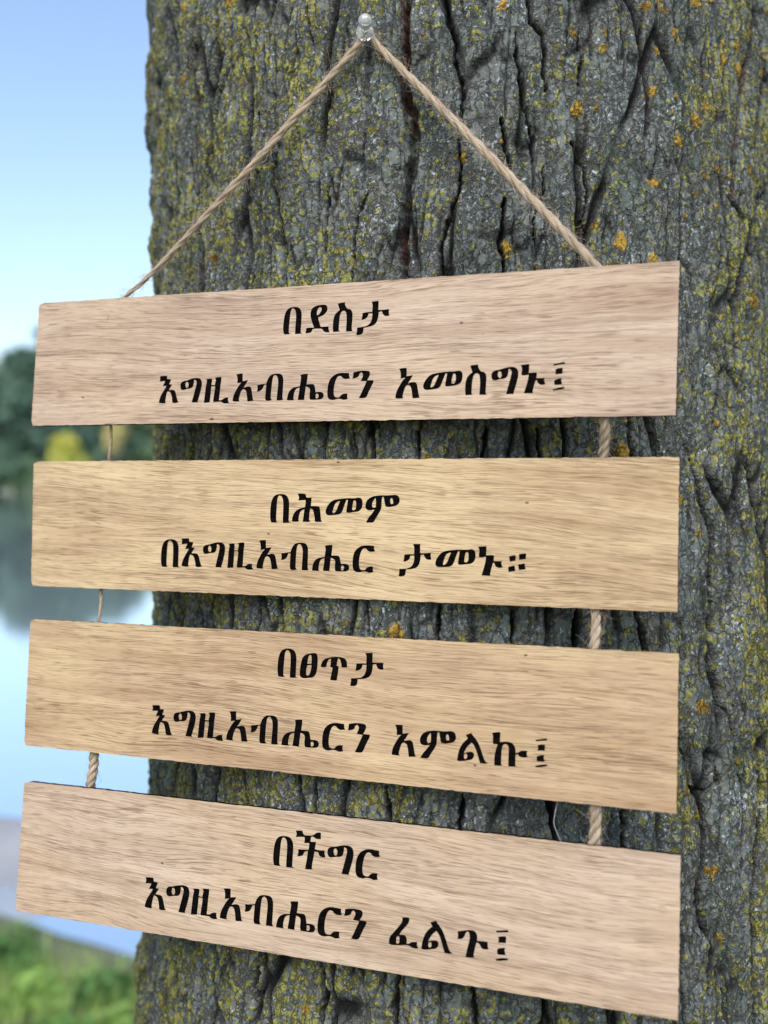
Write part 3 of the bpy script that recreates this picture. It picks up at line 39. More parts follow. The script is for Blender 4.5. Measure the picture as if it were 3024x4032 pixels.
# ------------------------------------------------------------------ helpers
def tag(o, label=None, cat=None, group=None, kind=None):
    if label: o["label"] = label
    if cat: o["category"] = cat
    if group: o["group"] = group
    if kind: o["kind"] = kind
    return o
def empty(name, loc, mat=None):
    o = bpy.data.objects.new(name, None); C.objects.link(o); o.empty_display_size = .02
    if mat is not None: o.matrix_world = mat
    else: o.location = loc
    return o
def mesh_np(name, V, F, mats, parent=None, smooth=True, midx=None, uv=None):
    """V (n,3) array; F (m,k) int array, all faces of one size, or a list of them"""
    me = bpy.data.meshes.new(name)
    Fs = F if isinstance(F, list) and np.ndim(F[0]) == 2 else [F]
    Fs = [np.asarray(f, np.int32) for f in Fs if len(f)]
    V = np.asarray(V, np.float32)
    me.vertices.add(len(V)); me.vertices.foreach_set("co", V.ravel())
    tot = np.concatenate([np.full(len(f), f.shape[1], np.int32) for f in Fs])
    idx = np.concatenate([f.ravel() for f in Fs])
    me.loops.add(len(idx)); me.loops.foreach_set("vertex_index", idx)
    me.polygons.add(len(tot))
    me.polygons.foreach_set("loop_start", np.concatenate([[0], np.cumsum(tot)[:-1]]).astype(np.int32))
    me.polygons.foreach_set("loop_total", tot)
    if not isinstance(mats, (list, tuple)): mats = [mats]
    for m in mats: me.materials.append(m)
    if midx is not None: me.polygons.foreach_set("material_index", np.asarray(midx, np.int32))
    if uv is not None:
        l = me.uv_layers.new(name="UVMap"); l.data.foreach_set("uv", np.asarray(uv, np.float32).ravel())
    me.update(calc_edges=True); me.validate()
    me.polygons.foreach_set("use_smooth", np.full(len(me.polygons), smooth))
    o = bpy.data.objects.new(name, me); C.objects.link(o)
    if parent: o.parent = parent
    return o

def hsh(ix, iy, k):
    h = (ix.astype(np.int64) * 374761393 + iy.astype(np.int64) * 668265263 + k * 974634541) & 0xFFFFFFFF
    h = ((h ^ (h >> 13)) * 1274126177) & 0xFFFFFFFF
    h = ((h ^ (h >> 15)) * 2246822519) & 0xFFFFFFFF
    return ((h ^ (h >> 16)) & 0xFFFFFF).astype(np.float32) / 16777216.0
def pnoise(x, y, k=0):
    """gradient noise, about -1..1"""
    x = np.asarray(x, np.float32); y = np.asarray(y, np.float32)
    ix = np.floor(x); iy = np.floor(y); fx = x - ix; fy = y - iy
    ix = ix.astype(np.int32); iy = iy.astype(np.int32)
    u = fx * fx * fx * (fx * (fx * 6 - 15) + 10); v = fy * fy * fy * (fy * (fy * 6 - 15) + 10)
    def g(dx, dy):
        a = hsh(ix + dx, iy + dy, k) * 6.2831853
        return np.cos(a) * (fx - dx) + np.sin(a) * (fy - dy)
    a = g(0, 0); b = g(1, 0); c = g(0, 1); d = g(1, 1)
    return 1.5 * ((a + (b - a) * u) * (1 - v) + (c + (d - c) * u) * v)
def fbm(x, y, k=0, n=4, gain=.5):
    s = 0; a = 1.0; t = 0
    for i in range(n):
        s = s + a * pnoise(x * 2 ** i + 17.3 * i, y * 2 ** i - 9.1 * i, k + i); t += a; a *= gain
    return s / t
def voro(x, y, k=0, jit=.9):
    """distance to nearest point, distance to the cell border, cell id 0..1"""
    x = np.asarray(x, np.float32); y = np.asarray(y, np.float32)
    ix = np.floor(x).astype(np.int32); iy = np.floor(y).astype(np.int32)
    f1 = np.full(x.shape, 9, np.float32); bx = np.zeros_like(f1); by = np.zeros_like(f1); cid = np.zeros_like(f1)
    pts = []
    for dx in (-1, 0, 1):
        for dy in (-1, 0, 1):
            px = ix + dx + .5 + jit * (hsh(ix + dx, iy + dy, k) - .5) - x
            py = iy + dy + .5 + jit * (hsh(ix + dx, iy + dy, k + 1) - .5) - y
            d = px * px + py * py; m = d < f1
            f1 = np.where(m, d, f1); bx = np.where(m, px, bx); by = np.where(m, py, by)
            cid = np.where(m, hsh(ix + dx, iy + dy, k + 2), cid); pts.append((px, py))
    e = np.full(x.shape, 9, np.float32)
    for px, py in pts:
        ex = px - bx; ey = py - by; L = np.sqrt(ex * ex + ey * ey)
        dd = ((px + bx) * .5 * ex + (py + by) * .5 * ey) / np.maximum(L, 1e-6)
        e = np.where(L > 1e-4, np.minimum(e, dd), e)
    return np.sqrt(f1), e, cid
def sstep(a, b, x):
    t = np.clip((x - a) / (b - a), 0, 1); return t * t * (3 - 2 * t)

# node helpers
def new_mat(name):
    m = bpy.data.materials.new(name); m.use_nodes = True
    nt = m.node_tree; b = nt.nodes["Principled BSDF"]
    return m, nt, b
def nd(nt, t, **kw):
    n = nt.nodes.new(t)
    for k, v in kw.items():
        if hasattr(n, k): setattr(n, k, v)
        else: n.inputs[k.replace('_', ' ')].default_value = v
    return n
def lk(nt, a, b): nt.links.new(a, b)
def mix(nt, fac, a, b):
    n = nt.nodes.new("ShaderNodeMix"); n.data_type = 'RGBA'
    for sock, v in ((n.inputs[0], fac), (n.inputs[6], a), (n.inputs[7], b)):
        if hasattr(v, "is_output"): nt.links.new(v, sock)
        elif isinstance(v, (int, float)): sock.default_value = v
        else: sock.default_value = (*v, 1) if len(v) == 3 else v
    return n.outputs[2]
def ramp(nt, fac, *stops):
    n = nt.nodes.new("ShaderNodeValToRGB"); nt.links.new(fac, n.inputs[0])
    els = n.color_ramp.elements
    while len(els) < len(stops): els.new(.5)
    for e, (p, c) in zip(els, stops):
        e.position = p; e.color = (c, c, c, 1) if isinstance(c, (int, float)) else (*c, 1)
    return n.outputs[0]
def noise(nt, vec, scale, detail=3, rough=.5, dist=0.0):
    n = nt.nodes.new("ShaderNodeTexNoise"); n.inputs["Scale"].default_value = scale
    n.inputs["Detail"].default_value = detail; n.inputs["Roughness"].default_value = rough
    n.inputs["Distortion"].default_value = dist
    if vec is not None: nt.links.new(vec, n.inputs["Vector"])
    return n.outputs[0]
def mapping(nt, vec, loc=(0, 0, 0), rot=(0, 0, 0), scale=(1, 1, 1)):
    n = nt.nodes.new("ShaderNodeMapping"); nt.links.new(vec, n.inputs[0])
    n.inputs[1].default_value = loc; n.inputs[2].default_value = rot; n.inputs[3].default_value = scale
    return n.outputs[0]
def objco(nt): return nt.nodes.new("ShaderNodeTexCoord").outputs["Object"]
def bump(nt, b, h, strength, dist):
    n = nt.nodes.new("ShaderNodeBump"); n.inputs["Strength"].default_value = strength; n.inputs["Distance"].default_value = dist
    nt.links.new(h, n.inputs["Height"]); nt.links.new(n.outputs[0], b.inputs["Normal"])

# ------------------------------------------------------------------ materials
def wood_mat(name, c_lo, c_hi, c_streak, off, tilt, warm=None):
    m, nt, b = new_mat(name)
    oc = objco(nt)
    p0 = mapping(nt, oc, loc=off, rot=(0, 0, tilt))
    # wavy grain: shift the height coordinate by a slow noise
    w1 = noise(nt, mapping(nt, p0, scale=(5, 24, 1)), 1, 2)
    w2 = noise(nt, mapping(nt, p0, scale=(22, 60, 1)), 1, 1)
    sub = nd(nt, "ShaderNodeMath", operation='MULTIPLY_ADD'); lk(nt, w1, sub.inputs[0]); sub.inputs[1].default_value = .021; sub.inputs[2].default_value = -.0105
    sub2 = nd(nt, "ShaderNodeMath", operation='MULTIPLY_ADD'); lk(nt, w2, sub2.inputs[0]); sub2.inputs[1].default_value = .0016; lk(nt, sub.outputs[0], sub2.inputs[2])
    cx = nd(nt, "ShaderNodeCombineXYZ"); lk(nt, sub2.outputs[0], cx.inputs[1])
    ad = nd(nt, "ShaderNodeVectorMath", operation='ADD'); lk(nt, p0, ad.inputs[0]); lk(nt, cx.outputs[0], ad.inputs[1])
    q = ad.outputs[0]
    band = noise(nt, mapping(nt, q, scale=(7, 120, 1)), 1, 3, .6)
    col = mix(nt, ramp(nt, band, (.30, 0.0), (.70, 1.0)), c_lo, c_hi)
    big = noise(nt, mapping(nt, q, loc=(3, 1, 0), scale=(10, 22, 1)), 1, 2)
    if warm: col = mix(nt, ramp(nt, big, (.42, 0.0), (.66, .75)), col, warm)
    slow = noise(nt, mapping(nt, q, loc=(2, 8, 0), scale=(3.2, 75, 1)), 1, 3, .55)
    col = mix(nt, ramp(nt, slow, (.52, 0.0), (.74, .42)), col, (c_streak[0] * 1.05, c_streak[1], c_streak[2] * .95))
    fib = noise(nt, mapping(nt, q, scale=(55, 1700, 1)), 1, 2, .6)
    col = mix(nt, ramp(nt, fib, (.38, .26), (.62, 0.0)), col, c_streak)
    # dark pore dashes and, with them, denser streaky zones
    zone = noise(nt, mapping(nt, q, loc=(9, 4, 0), scale=(10, 150, 1)), 1, 3)
    dash = None
    for sc, lo, hi, op in (((44, 2200, 1), .75, .80, .55), ((90, 2700, 1), .738, .785, .55), ((14, 1500, 1), .72, .84, .30), ((6, 700, 1), .72, .86, .22)):
        por = noise(nt, mapping(nt, q, loc=(op * 7, lo, 0), scale=sc), 1, 1, .4)
        mm = nd(nt, "ShaderNodeMath", operation='MULTIPLY_ADD'); lk(nt, zone, mm.inputs[0]); mm.inputs[1].default_value = .30; lk(nt, por, mm.inputs[2])
        dash = ramp(nt, mm.outputs[0], (lo, 0.0), (hi, op))
        col = mix(nt, dash, col, (c_streak[0] * .46, c_streak[1] * .42, c_streak[2] * .38))
    # a few fine dark specks
    sp = noise(nt, mapping(nt, p0, loc=(5, 5, 0), scale=(190, 330, 1)), 1, 0)
    col = mix(nt, ramp(nt, sp, (.88, 0.0), (.90, .8)), col, (.06, .035, .02))
    lk(nt, col, b.inputs["Base Color"])
    b.inputs["Roughness"].default_value = .62; b.inputs["Specular IOR Level"].default_value = .25
    ht = nd(nt, "ShaderNodeMath", operation='SUBTRACT'); lk(nt, fib, ht.inputs[0]); lk(nt, dash, ht.inputs[1])
    bump(nt, b, ht.outputs[0], .35, .0004)
    return m
def char_mat():
    m, nt, b = new_mat("charred_wood")
    oc = objco(nt)
    n1 = noise(nt, mapping(nt, oc, scale=(60, 900, 1)), 1, 3)
    n2 = noise(nt, oc, 500, 2)
    col = mix(nt, ramp(nt, n1, (.35, 0.0), (.7, 1.0)), (.0014, .0011, .0012), (.006, .0048, .0046))
    col = mix(nt, ramp(nt, n2, (.66, 0.0), (.80, .4)), col, (.022, .014, .009))
    lk(nt, col, b.inputs["Base Color"]); b.inputs["Roughness"].default_value = .75
    b.inputs["Specular IOR Level"].default_value = .02
    bump(nt, b, n1, .6, .0004)
    return m
MAT_CHAR = char_mat()

def bark_mat():
    m, nt, b = new_mat("bark")
    oc = objco(nt)
    A = nd(nt, "ShaderNodeAttribute", attribute_name="mask_a"); sa = nd(nt, "ShaderNodeSeparateColor"); lk(nt, A.outputs["Color"], sa.inputs[0])
    B = nd(nt, "ShaderNodeAttribute", attribute_name="mask_b"); sb = nd(nt, "ShaderNodeSeparateColor"); lk(nt, B.outputs["Color"], sb.inputs[0])
    lich, orange, pale = sa.outputs
    crack, red, alga = sb.outputs
    n1 = noise(nt, oc, 420, 4, .65); n2 = noise(nt, oc, 1100, 2, .6); n3 = noise(nt, oc, 60, 3)
    n4 = noise(nt, mapping(nt, oc, loc=(2, 7, 1)), 620, 3, .7)
    def soft(mask, nz, k, lo, hi):          # break a soft mask up into grains
        q = nd(nt, "ShaderNodeMath", operation='MULTIPLY_ADD'); lk(nt, nz, q.inputs[0]); q.inputs[1].default_value = k
        q2 = nd(nt, "ShaderNodeMath", operation='ADD'); lk(nt, mask, q.inputs[2]); lk(nt, q.outputs[0], q2.inputs[0]); q2.inputs[1].default_value = -k * .5
        return ramp(nt, q2.outputs[0], (lo, 0.0), (hi, 1.0))
    # hairline crackle of the bark skin
    wv = nt.nodes.new("ShaderNodeTexNoise"); wv.inputs["Scale"].default_value = 190; wv.inputs["Detail"].default_value = 3; lk(nt, oc, wv.inputs["Vector"])
    wa = nd(nt, "ShaderNodeVectorMath", operation='MULTIPLY_ADD'); lk(nt, wv.outputs["Color"], wa.inputs[0]); wa.inputs[1].default_value = (.009, .009, .012); lk(nt, mapping(nt, oc, scale=(1, 1, .48)), wa.inputs[2])
    def crackle(scale, wid):
        vo = nt.nodes.new("ShaderNodeTexVoronoi"); vo.feature = 'DISTANCE_TO_EDGE'; vo.inputs["Scale"].default_value = scale
        lk(nt, wa.outputs[0], vo.inputs["Vector"])
        return ramp(nt, vo.outputs["Distance"], (wid * .25, 1.0), (wid, 0.0))
    k1 = crackle(150, .085); k2 = crackle(330, .11)
    kz = ramp(nt, noise(nt, oc, 45, 2), (.40, 0.0), (.60, 1.0))
    kk = mix(nt, .5, k1, mix(nt, kz, (0, 0, 0), k2))
    kk = ramp(nt, kk, (.05, 0.0), (.5, 1.0))
    col = mix(nt, ramp(nt, n1, (.32, 0.0), (.68, 1.0)), (.080, .100, .099), (.220, .250, .246))
    col = mix(nt, ramp(nt, n3, (.40, 0.0), (.68, .5)), col, (.145, .135, .118))
    col = mix(nt, alga, col, (.078, .104, .088))
    pc = mix(nt, n2, (.28, .31, .33), (.54, .57, .60))
    col = mix(nt, soft(pale, n4, 1.5, .42, .62), col, pc)
    lc = mix(nt, ramp(nt, n1, (.3, 0.0), (.7, 1.0)), (.125, .13, .040), (.39, .375, .10))
    col = mix(nt, soft(lich, n4, 1.3, .40, .58), col, lc)
    oc_ = mix(nt, ramp(nt, n1, (.3, 0.0), (.7, 1.0)), (.24, .14, .018), (.50, .33, .055))
    col = mix(nt, soft(orange, n4, 1.0, .40, .60), col, oc_)
    kf = nd(nt, "ShaderNodeMath", operation='MULTIPLY'); lk(nt, kk, kf.inputs[0]); kf.inputs[1].default_value = .62
    col = mix(nt, kf.outputs[0], col, (.020, .019, .017))
    col = mix(nt, crack, col, (.010, .010, .010))
    col = mix(nt, red, col, mix(nt, ramp(nt, n1, (.35, 0.0), (.65, 1.0)), (.032, .017, .014), (.125, .064, .052)))
    lk(nt, col, b.inputs["Base Color"]); b.inputs["Roughness"].default_value = .85
    b.inputs["Specular IOR Level"].default_value = .22
    hh = nd(nt, "ShaderNodeMath", operation='MULTIPLY_ADD'); lk(nt, n4, hh.inputs[0]); hh.inputs[1].default_value = .8; lk(nt, n1, hh.inputs[2])
    h2 = nd(nt, "ShaderNodeMath", operation='MULTIPLY_ADD'); lk(nt, kk, h2.inputs[0]); h2.inputs[1].default_value = -.7; lk(nt, hh.outputs[0], h2.inputs[2])
    bump(nt, b, h2.outputs[0], 1.0, .0016)
    return m

def jute_mat():
    m, nt, b = new_mat("jute_fibre")
    uv = nt.nodes.new("ShaderNodeTexCoord").outputs["UV"]
    f1 = noise(nt, mapping(nt, uv, scale=(13, 2.0, 1)), 1, 5, .75)
    f2 = noise(nt, mapping(nt, uv, scale=(25, 3, 1)), 1, 2)
    col = mix(nt, ramp(nt, f1, (.36, 0.0), (.64, 1.0)), (.17, .12, .078), (.53, .43, .32))
    col = mix(nt, ramp(nt, f2, (.35, 0.0), (.7, .5)), col, (.55, .46, .35))
    lk(nt, col, b.inputs["Base Color"]); b.inputs["Roughness"].default_value = .8
    b.inputs["Specular IOR Level"].default_value = .2
    bump(nt, b, f1, .9, .0006)
    return m
MAT_JUTE = jute_mat()

def plain(name, colr, rough=.6, metal=0.0, var=.25, scale=20, **kw):
    m, nt, b = new_mat(name)
    n = noise(nt, objco(nt), scale, 3)
    lk(nt, mix(nt, n, tuple(v * (1 - var) for v in colr), tuple(min(1, v * (1 + var)) for v in colr)), b.inputs["Base Color"])
    b.inputs["Roughness"].default_value = rough; b.inputs["Metallic"].default_value = metal
    for k, v in kw.items(): b.inputs[k.replace('_', ' ')].default_value = v
    return m

# ------------------------------------------------------------------ ground, lake
def shore_y(x): return np.clip(3.17 - .64 * (np.asarray(x, float) + .75), 2.95, 3.9)
def ground():
    xs = np.concatenate([-np.geomspace(900, 12, 40), np.linspace(-10, 10, 81), np.geomspace(12, 900, 40)])
    ys = np.concatenate([np.linspace(-12, 9, 85), np.geomspace(9.5, 140, 24), np.linspace(143, 170, 28), np.geomspace(175, 1500, 30)])
    X, Y = np.meshgrid(xs, ys)
    shore = shore_y(X) + .06 + .05 * pnoise(X / .5, X * 0 + 1, 6)
    Z = np.where(Y < shore, .02 * fbm(X / .8, Y / .8, 3, 3), -1.3 * sstep(0, 2.2, Y - shore))
    far = 150 + 3 * pnoise(X / 30, X * 0, 8)
    Z = Z + sstep(-6, 4, Y - far) * (.35 + .3 * fbm(X / 25, Y / 25, 9, 3)) + sstep(30, 900, Y - far) * 8
    V = np.stack([X, Y, Z], -1).reshape(-1, 3); n, mm = len(ys), len(xs)
    i = np.arange(n - 1)[:, None] * mm + np.arange(mm - 1)[None]
    F = np.stack([i, i + 1, i + mm + 1, i + mm], -1).reshape(-1, 4)
    m, nt, b = new_mat("bank_soil")
    oc = objco(nt)
    col = mix(nt, ramp(nt, noise(nt, oc, 2.2, 4), (.35, 0.0), (.65, 1.0)), (.13, .14, .065), (.20, .19, .11))
    col = mix(nt, ramp(nt, noise(nt, oc, 9, 3), (.45, 0.0), (.7, .8)), col, (.10, .17, .045))
    lk(nt, col, b.inputs["Base Color"]); b.inputs["Roughness"].default_value = .95
    tag(mesh_np("ground", V, F, m), kind='structure')
ground()
def lake():
    m, nt, b = new_mat("lake_water")
    oc = objco(nt)
    b.inputs["Base Color"].default_value = (.70, .82, .93, 1); b.inputs["Metallic"].default_value = .82; b.inputs["Roughness"].default_value = .05
    b.inputs["IOR"].default_value = 1.33; b.inputs["Specular IOR Level"].default_value = .9
    n1 = noise(nt, mapping(nt, oc, scale=(1.2, 2.6, 1)), 1, 4, .55)
    bump(nt, b, n1, .05, .04)
    V = [(-900, 2.6, -.2), (900, 2.6, -.2), (900, 170, -.2), (-900, 170, -.2)]
    tag(mesh_np("lake", V, [[(0, 1, 2, 3)]], m, smooth=False), kind='structure')
lake()

# ------------------------------------------------------------------ the tree trunk
a1, a2 = np.array(D['a1']), np.array(D['a2'])
def axis(z):
    z = np.asarray(z, np.float32); zc = np.clip(z, .9, 2.2)
    k = ((zc - 1.2) / .55)[..., None]
    return a2 + (a1 - a2) * k
def rad(z):
    z = np.asarray(z, np.float32)
    return .230 + .03 * (1.45 - np.clip(z, .6, 2.4)) + .16 * np.clip(.55 - z, 0, 1) ** 1.6
def bark_fields(S, Z):
    """S arc length mm (0 = facing the camera), Z height mm -> relief mm and masks"""
    ws = S + 7 * fbm(S / 60, Z / 130, 21, 2) + 2.2 * fbm(S / 14, Z / 22, 23, 2) - .05 * (Z - 1450)
    wz = Z + 14 * fbm(S / 50, Z / 90, 31, 2)
    _, e1, id1 = voro(ws / 27, wz / 125, 41); e1 = e1 * 27
    _, e2, id2 = voro(ws / 9.5 + 3, wz / 52, 51); e2 = e2 * 9.5
    w3s = S + 2.4 * fbm(S / 4, Z / 4, 61, 3); w3z = Z + 2.4 * fbm(S / 4, Z / 4, 64, 3)
    _, e3, id3 = voro(w3s / 4.6, w3z / 6.0, 71); e3 = e3 * 4.6
    on1 = sstep(-.22, .32, fbm(S / 45, Z / 80, 81, 2))
    on2 = sstep(-.25, .35, fbm(S / 30, Z / 40, 91, 2))
    on3 = sstep(-.5, .15, fbm(S / 22, Z / 26, 95, 2))
    cw = .8 + 1.1 * hsh((id1 * 999).astype(np.int32), (id1 * 77).astype(np.int32), 3)
    c1 = on1 * np.exp(-(e1 / cw) ** 2) ; c1b = on1 * np.exp(-e1 / 6)
    c2 = on2 * np.exp(-((e2 + .5 * fbm(S / 2.5, Z / 3, 57, 2)) / .7) ** 2)
    c3 = .75 * on3 * np.exp(-(e3 / .38) ** 2)
    h = 2.6 * fbm(S / 70, Z / 110, 101, 2) + 7.5 * sstep(-180, -240, S) * fbm(S / 60, Z / 34, 103, 3) + 1.2 * (1 - np.exp(-e1 / 5)) - 1.2
    h += 1.0 * (id1 - .5) + .7 * (id2 - .5) * sstep(0, 1.5, e2) + .45 * (id3 - .5) * sstep(0, .8, e3)
    h = h - np.interp(Z, [1100, 1134, 1310, 1420, 1634, 1750, 1850], [2, 2.5, 4.3, 7.4, 4, -1, -2]).astype(np.float32) * sstep(-140, -260, S) + 3.0 * sstep(-200, -270, S) * fbm(S / 40, Z / 15, 105, 3)
    h += .8 * fbm(ws / 7, wz / 45, 111, 3) + 1.5 * (.35 - np.abs(fbm(ws / 8, wz / 60, 115, 3)))  + 1.25 * fbm(S / 5, Z / 6, 121, 4, .68)
    h -= 5.2 * c1 + 2.0 * c2 + .5 * c3
    crack = np.clip(1.1 * c1 + .85 * c2 ** 2 + .25 * c3, 0, 1)
    red = np.zeros_like(h)
    # the fissures that stand out on this trunk
    jx = S + 2.0 * fbm(S / 5, Z / 7, 131, 4, .65); jz = Z + 2.0 * fbm(S / 5, Z / 7, 134, 4, .65)
    for w, isred, P in D['cracks']:
        P = np.array(P)
        (s0, z0), (s1, z1) = P.min(0) - 14, P.max(0) + 14
        M = (S > s0) & (S < s1) & (Z > z0) & (Z < z1)
        if not M.any(): continue
        x = jx[M]; y = jz[M]; d = np.full(x.shape, 99., np.float32); tt = np.zeros_like(d)
        nseg = len(P) - 1
        for i in range(nseg):
            a, b_ = P[i], P[i + 1]; ab = b_ - a; L2 = max((ab ** 2).sum(), 1e-6)
            t = np.clip(((x - a[0]) * ab[0] + (y - a[1]) * ab[1]) / L2, 0, 1)
            dd = np.hypot(x - a[0] - t * ab[0], y - a[1] - t * ab[1]); m_ = dd < d
            d = np.where(m_, dd, d); tt = np.where(m_, (i + t) / nseg, tt)
        ww = w * .34 * (.55 + .8 * np.clip(np.sin(np.pi * np.clip(tt, .04, .96)), 0, 1)) * (1 + .55 * pnoise(y / 9, x * 0 + w * 7, 141))
        g = np.exp(-(d / np.maximum(ww * 1.1, .3)) ** 4)
        h[M] -= (2.5 + 1.5 * w) * g * 1.15
        h[M] -= (.45 + (1.3 if w > 2.4 else 0)) * np.exp(-(d / (1.9 * w)) ** 2)
        if isred:
            red[M] = np.maximum(red[M], np.exp(-(d / (.55 * w + .3)) ** 4) * sstep(-.35, .15, pnoise(y / 16, x / 30, 145)) * .95)
            crack[M] = np.maximum(crack[M], .6 * np.exp(-((d - .62 * w) / .6) ** 2))
        else: crack[M] = np.maximum(crack[M], np.clip(1.25 * g, 0, 1))
    # lichens: dense yellow-green to the left and at the far right, grey in the middle, orange rosettes upper right
    ang = S
    dens = .365 + .27 * sstep(0, -140, ang) + .30 * sstep(95, 150, ang) + .05 * sstep(1500, 1250, Z)
    dens = dens + .55 * fbm(S / 34, Z / 60, 151, 3) + .30 * fbm(S / 11, Z / 14, 152, 2)
    lt = fbm(S / 3.4, Z / 3.9, 161, 4, .62)
    lich = sstep(.24, .52, lt * .80 + dens * .52) * (1 - .9 * np.clip(crack * 1.3, 0, 1))
    h += .45 * lich
    f1, _, idp = voro(S / 13 + 5, Z / 13, 171)
    opro = .05 + .24 * sstep(-30, 60, S) * sstep(1600, 1680, Z) + .07 * sstep(40, 90, S)
    rr = (.05 + .28 * hsh((idp * 5555).astype(np.int32), (idp * 91).astype(np.int32), 5))
    orange = sstep(.06, -.04, f1 - rr + .42 * fbm(S / 2.6, Z / 2.6, 181, 4, .65)) * (idp < opro * .75)
    orange = orange * (1 - np.clip(crack, 0, 1))
    h += .7 * orange
    pt = fbm(S / 2.3, Z / 2.6, 191, 4, .65)
    pale = sstep(.0, .40, pt + .35 * fbm(S / 20, Z / 28, 195, 2) - .05) * .8 * (1 - np.clip(crack * 1.2, 0, 1))
    alga = sstep(-.1, .5, fbm(S / 25, Z / 60, 199, 3)) * .65
    return h, (lich, orange, pale), (crack, red, alga)

def trunk():
    a0 = -.08
    fine = .72 / 230
    half = 1.12
    ca = np.linspace(-1.44, half, int((1.44 + half) / fine))
    sa = np.linspace(half, 2 * math.pi - 1.44, 190)[1:-1]
    ang = a0 + np.concatenate([ca, sa])
    zf = np.arange(1.150, 1.800, .00072)
    z = np.concatenate([np.linspace(-.06, 1.145, 170), zf, np.linspace(1.806, 3.6, 200)])
    A, Zm = np.meshgrid(ang, z)
    S = (np.where(A > math.pi, A - 2 * math.pi, A) * 230).astype(np.float32); Zmm = (Zm * 1000).astype(np.float32)
    h, ma, mb = bark_fields(S, Zmm)
    rr = rad(Zm) + np.clip(h, -16, 4) / 1000
    ax = axis(Zm)
    V = np.stack([ax[..., 0] + rr * np.sin(A), ax[..., 1] - rr * np.cos(A), Zm], -1).reshape(-1, 3)
    nz, na = A.shape
    i = np.arange(nz - 1)[:, None] * na; j = np.arange(na)[None]; j2 = (j + 1) % na
    F = np.stack([i + j, i + j2, i + na + j2, i + na + j], -1).reshape(-1, 4)
    root = tag(empty("tree", (float(axis(0.)[0]), float(axis(0.)[1]), 0)), "large tree with furrowed grey bark and yellow-green lichen, holding up the hanging planks", "tree")
    o = mesh_np("trunk", V - np.array(root.location), F, bark_mat(), root)
    me = o.data
    for nm, chans in (("mask_a", ma), ("mask_b", mb)):
        at = me.attributes.new(nm, 'FLOAT_COLOR', 'POINT')
        arr = np.ones((nz * na, 4), np.float32)
        for k in range(3): arr[:, k] = np.clip(chans[k], 0, 1).ravel()
        at.data.foreach_set("color", arr.ravel())
    return root
trunk()

# ------------------------------------------------------------------ the planks
W, H, TH = .36, D['H'], .0034
REC = .00055
def flat_fill(polys, extrude, fill, edge=None):
    cu = bpy.data.curves.new("c", 'CURVE'); cu.dimensions = '2D'; cu.fill_mode = fill; cu.extrude = extrude; cu.resolution_u = 1
    for p in polys:
        s = cu.splines.new('POLY'); s.points.add(len(p) - 1)
        for q, pt in zip(s.points, p): q.co = (pt[0], pt[1], 0, 1)
        s.use_cyclic_u = True
    ob = bpy.data.objects.new("c", cu); C.objects.link(ob)
    dg = bpy.context.evaluated_depsgraph_get()
    me = bpy.data.meshes.new_from_object(ob.evaluated_get(dg))
    bpy.data.objects.remove(ob); bpy.data.curves.remove(cu)
    return me
def chaikin(p):
    """soften only the shallow bends of a traced outline; sharp corners stay sharp"""
    out = []
    n = len(p)
    for i in range(n):
        a, b, c = np.array(p[i - 1]), np.array(p[i]), np.array(p[(i + 1) % n])
        u, v = b - a, c - b
        cs = (u @ v) / (np.linalg.norm(u) * np.linalg.norm(v) + 1e-9)
        if cs > .45: out += [tuple(b - u * .25), tuple(b + v * .25)]
        else: out.append(tuple(b))
    return out
def glyph_polys(g, x, y, s):
    if g == 'semi':
        out = []
        for p in D['G'][g]:
            a = np.array(p); c = a.mean(0)
            if np.ptp(a[:, 0]) > 2.2 * (abs(a[:, 1] - c[1] - (a[:, 0] - c[0]) * .2).max() * 2): a = c + (a - c) * (1, 1) + np.sign((a[:, 1] - c[1]) - (a[:, 0] - c[0]) * .2)[:, None] * (0, .17)
            out.append([((x + q[0] * s) / 1000, (y + q[1] * s) / 1000) for q in a])
        return out
    return [[((x + q[0] * s) / 1000, (y + q[1] * s) / 1000) for q in chaikin(chaikin(p))] for p in D['G'][g]]
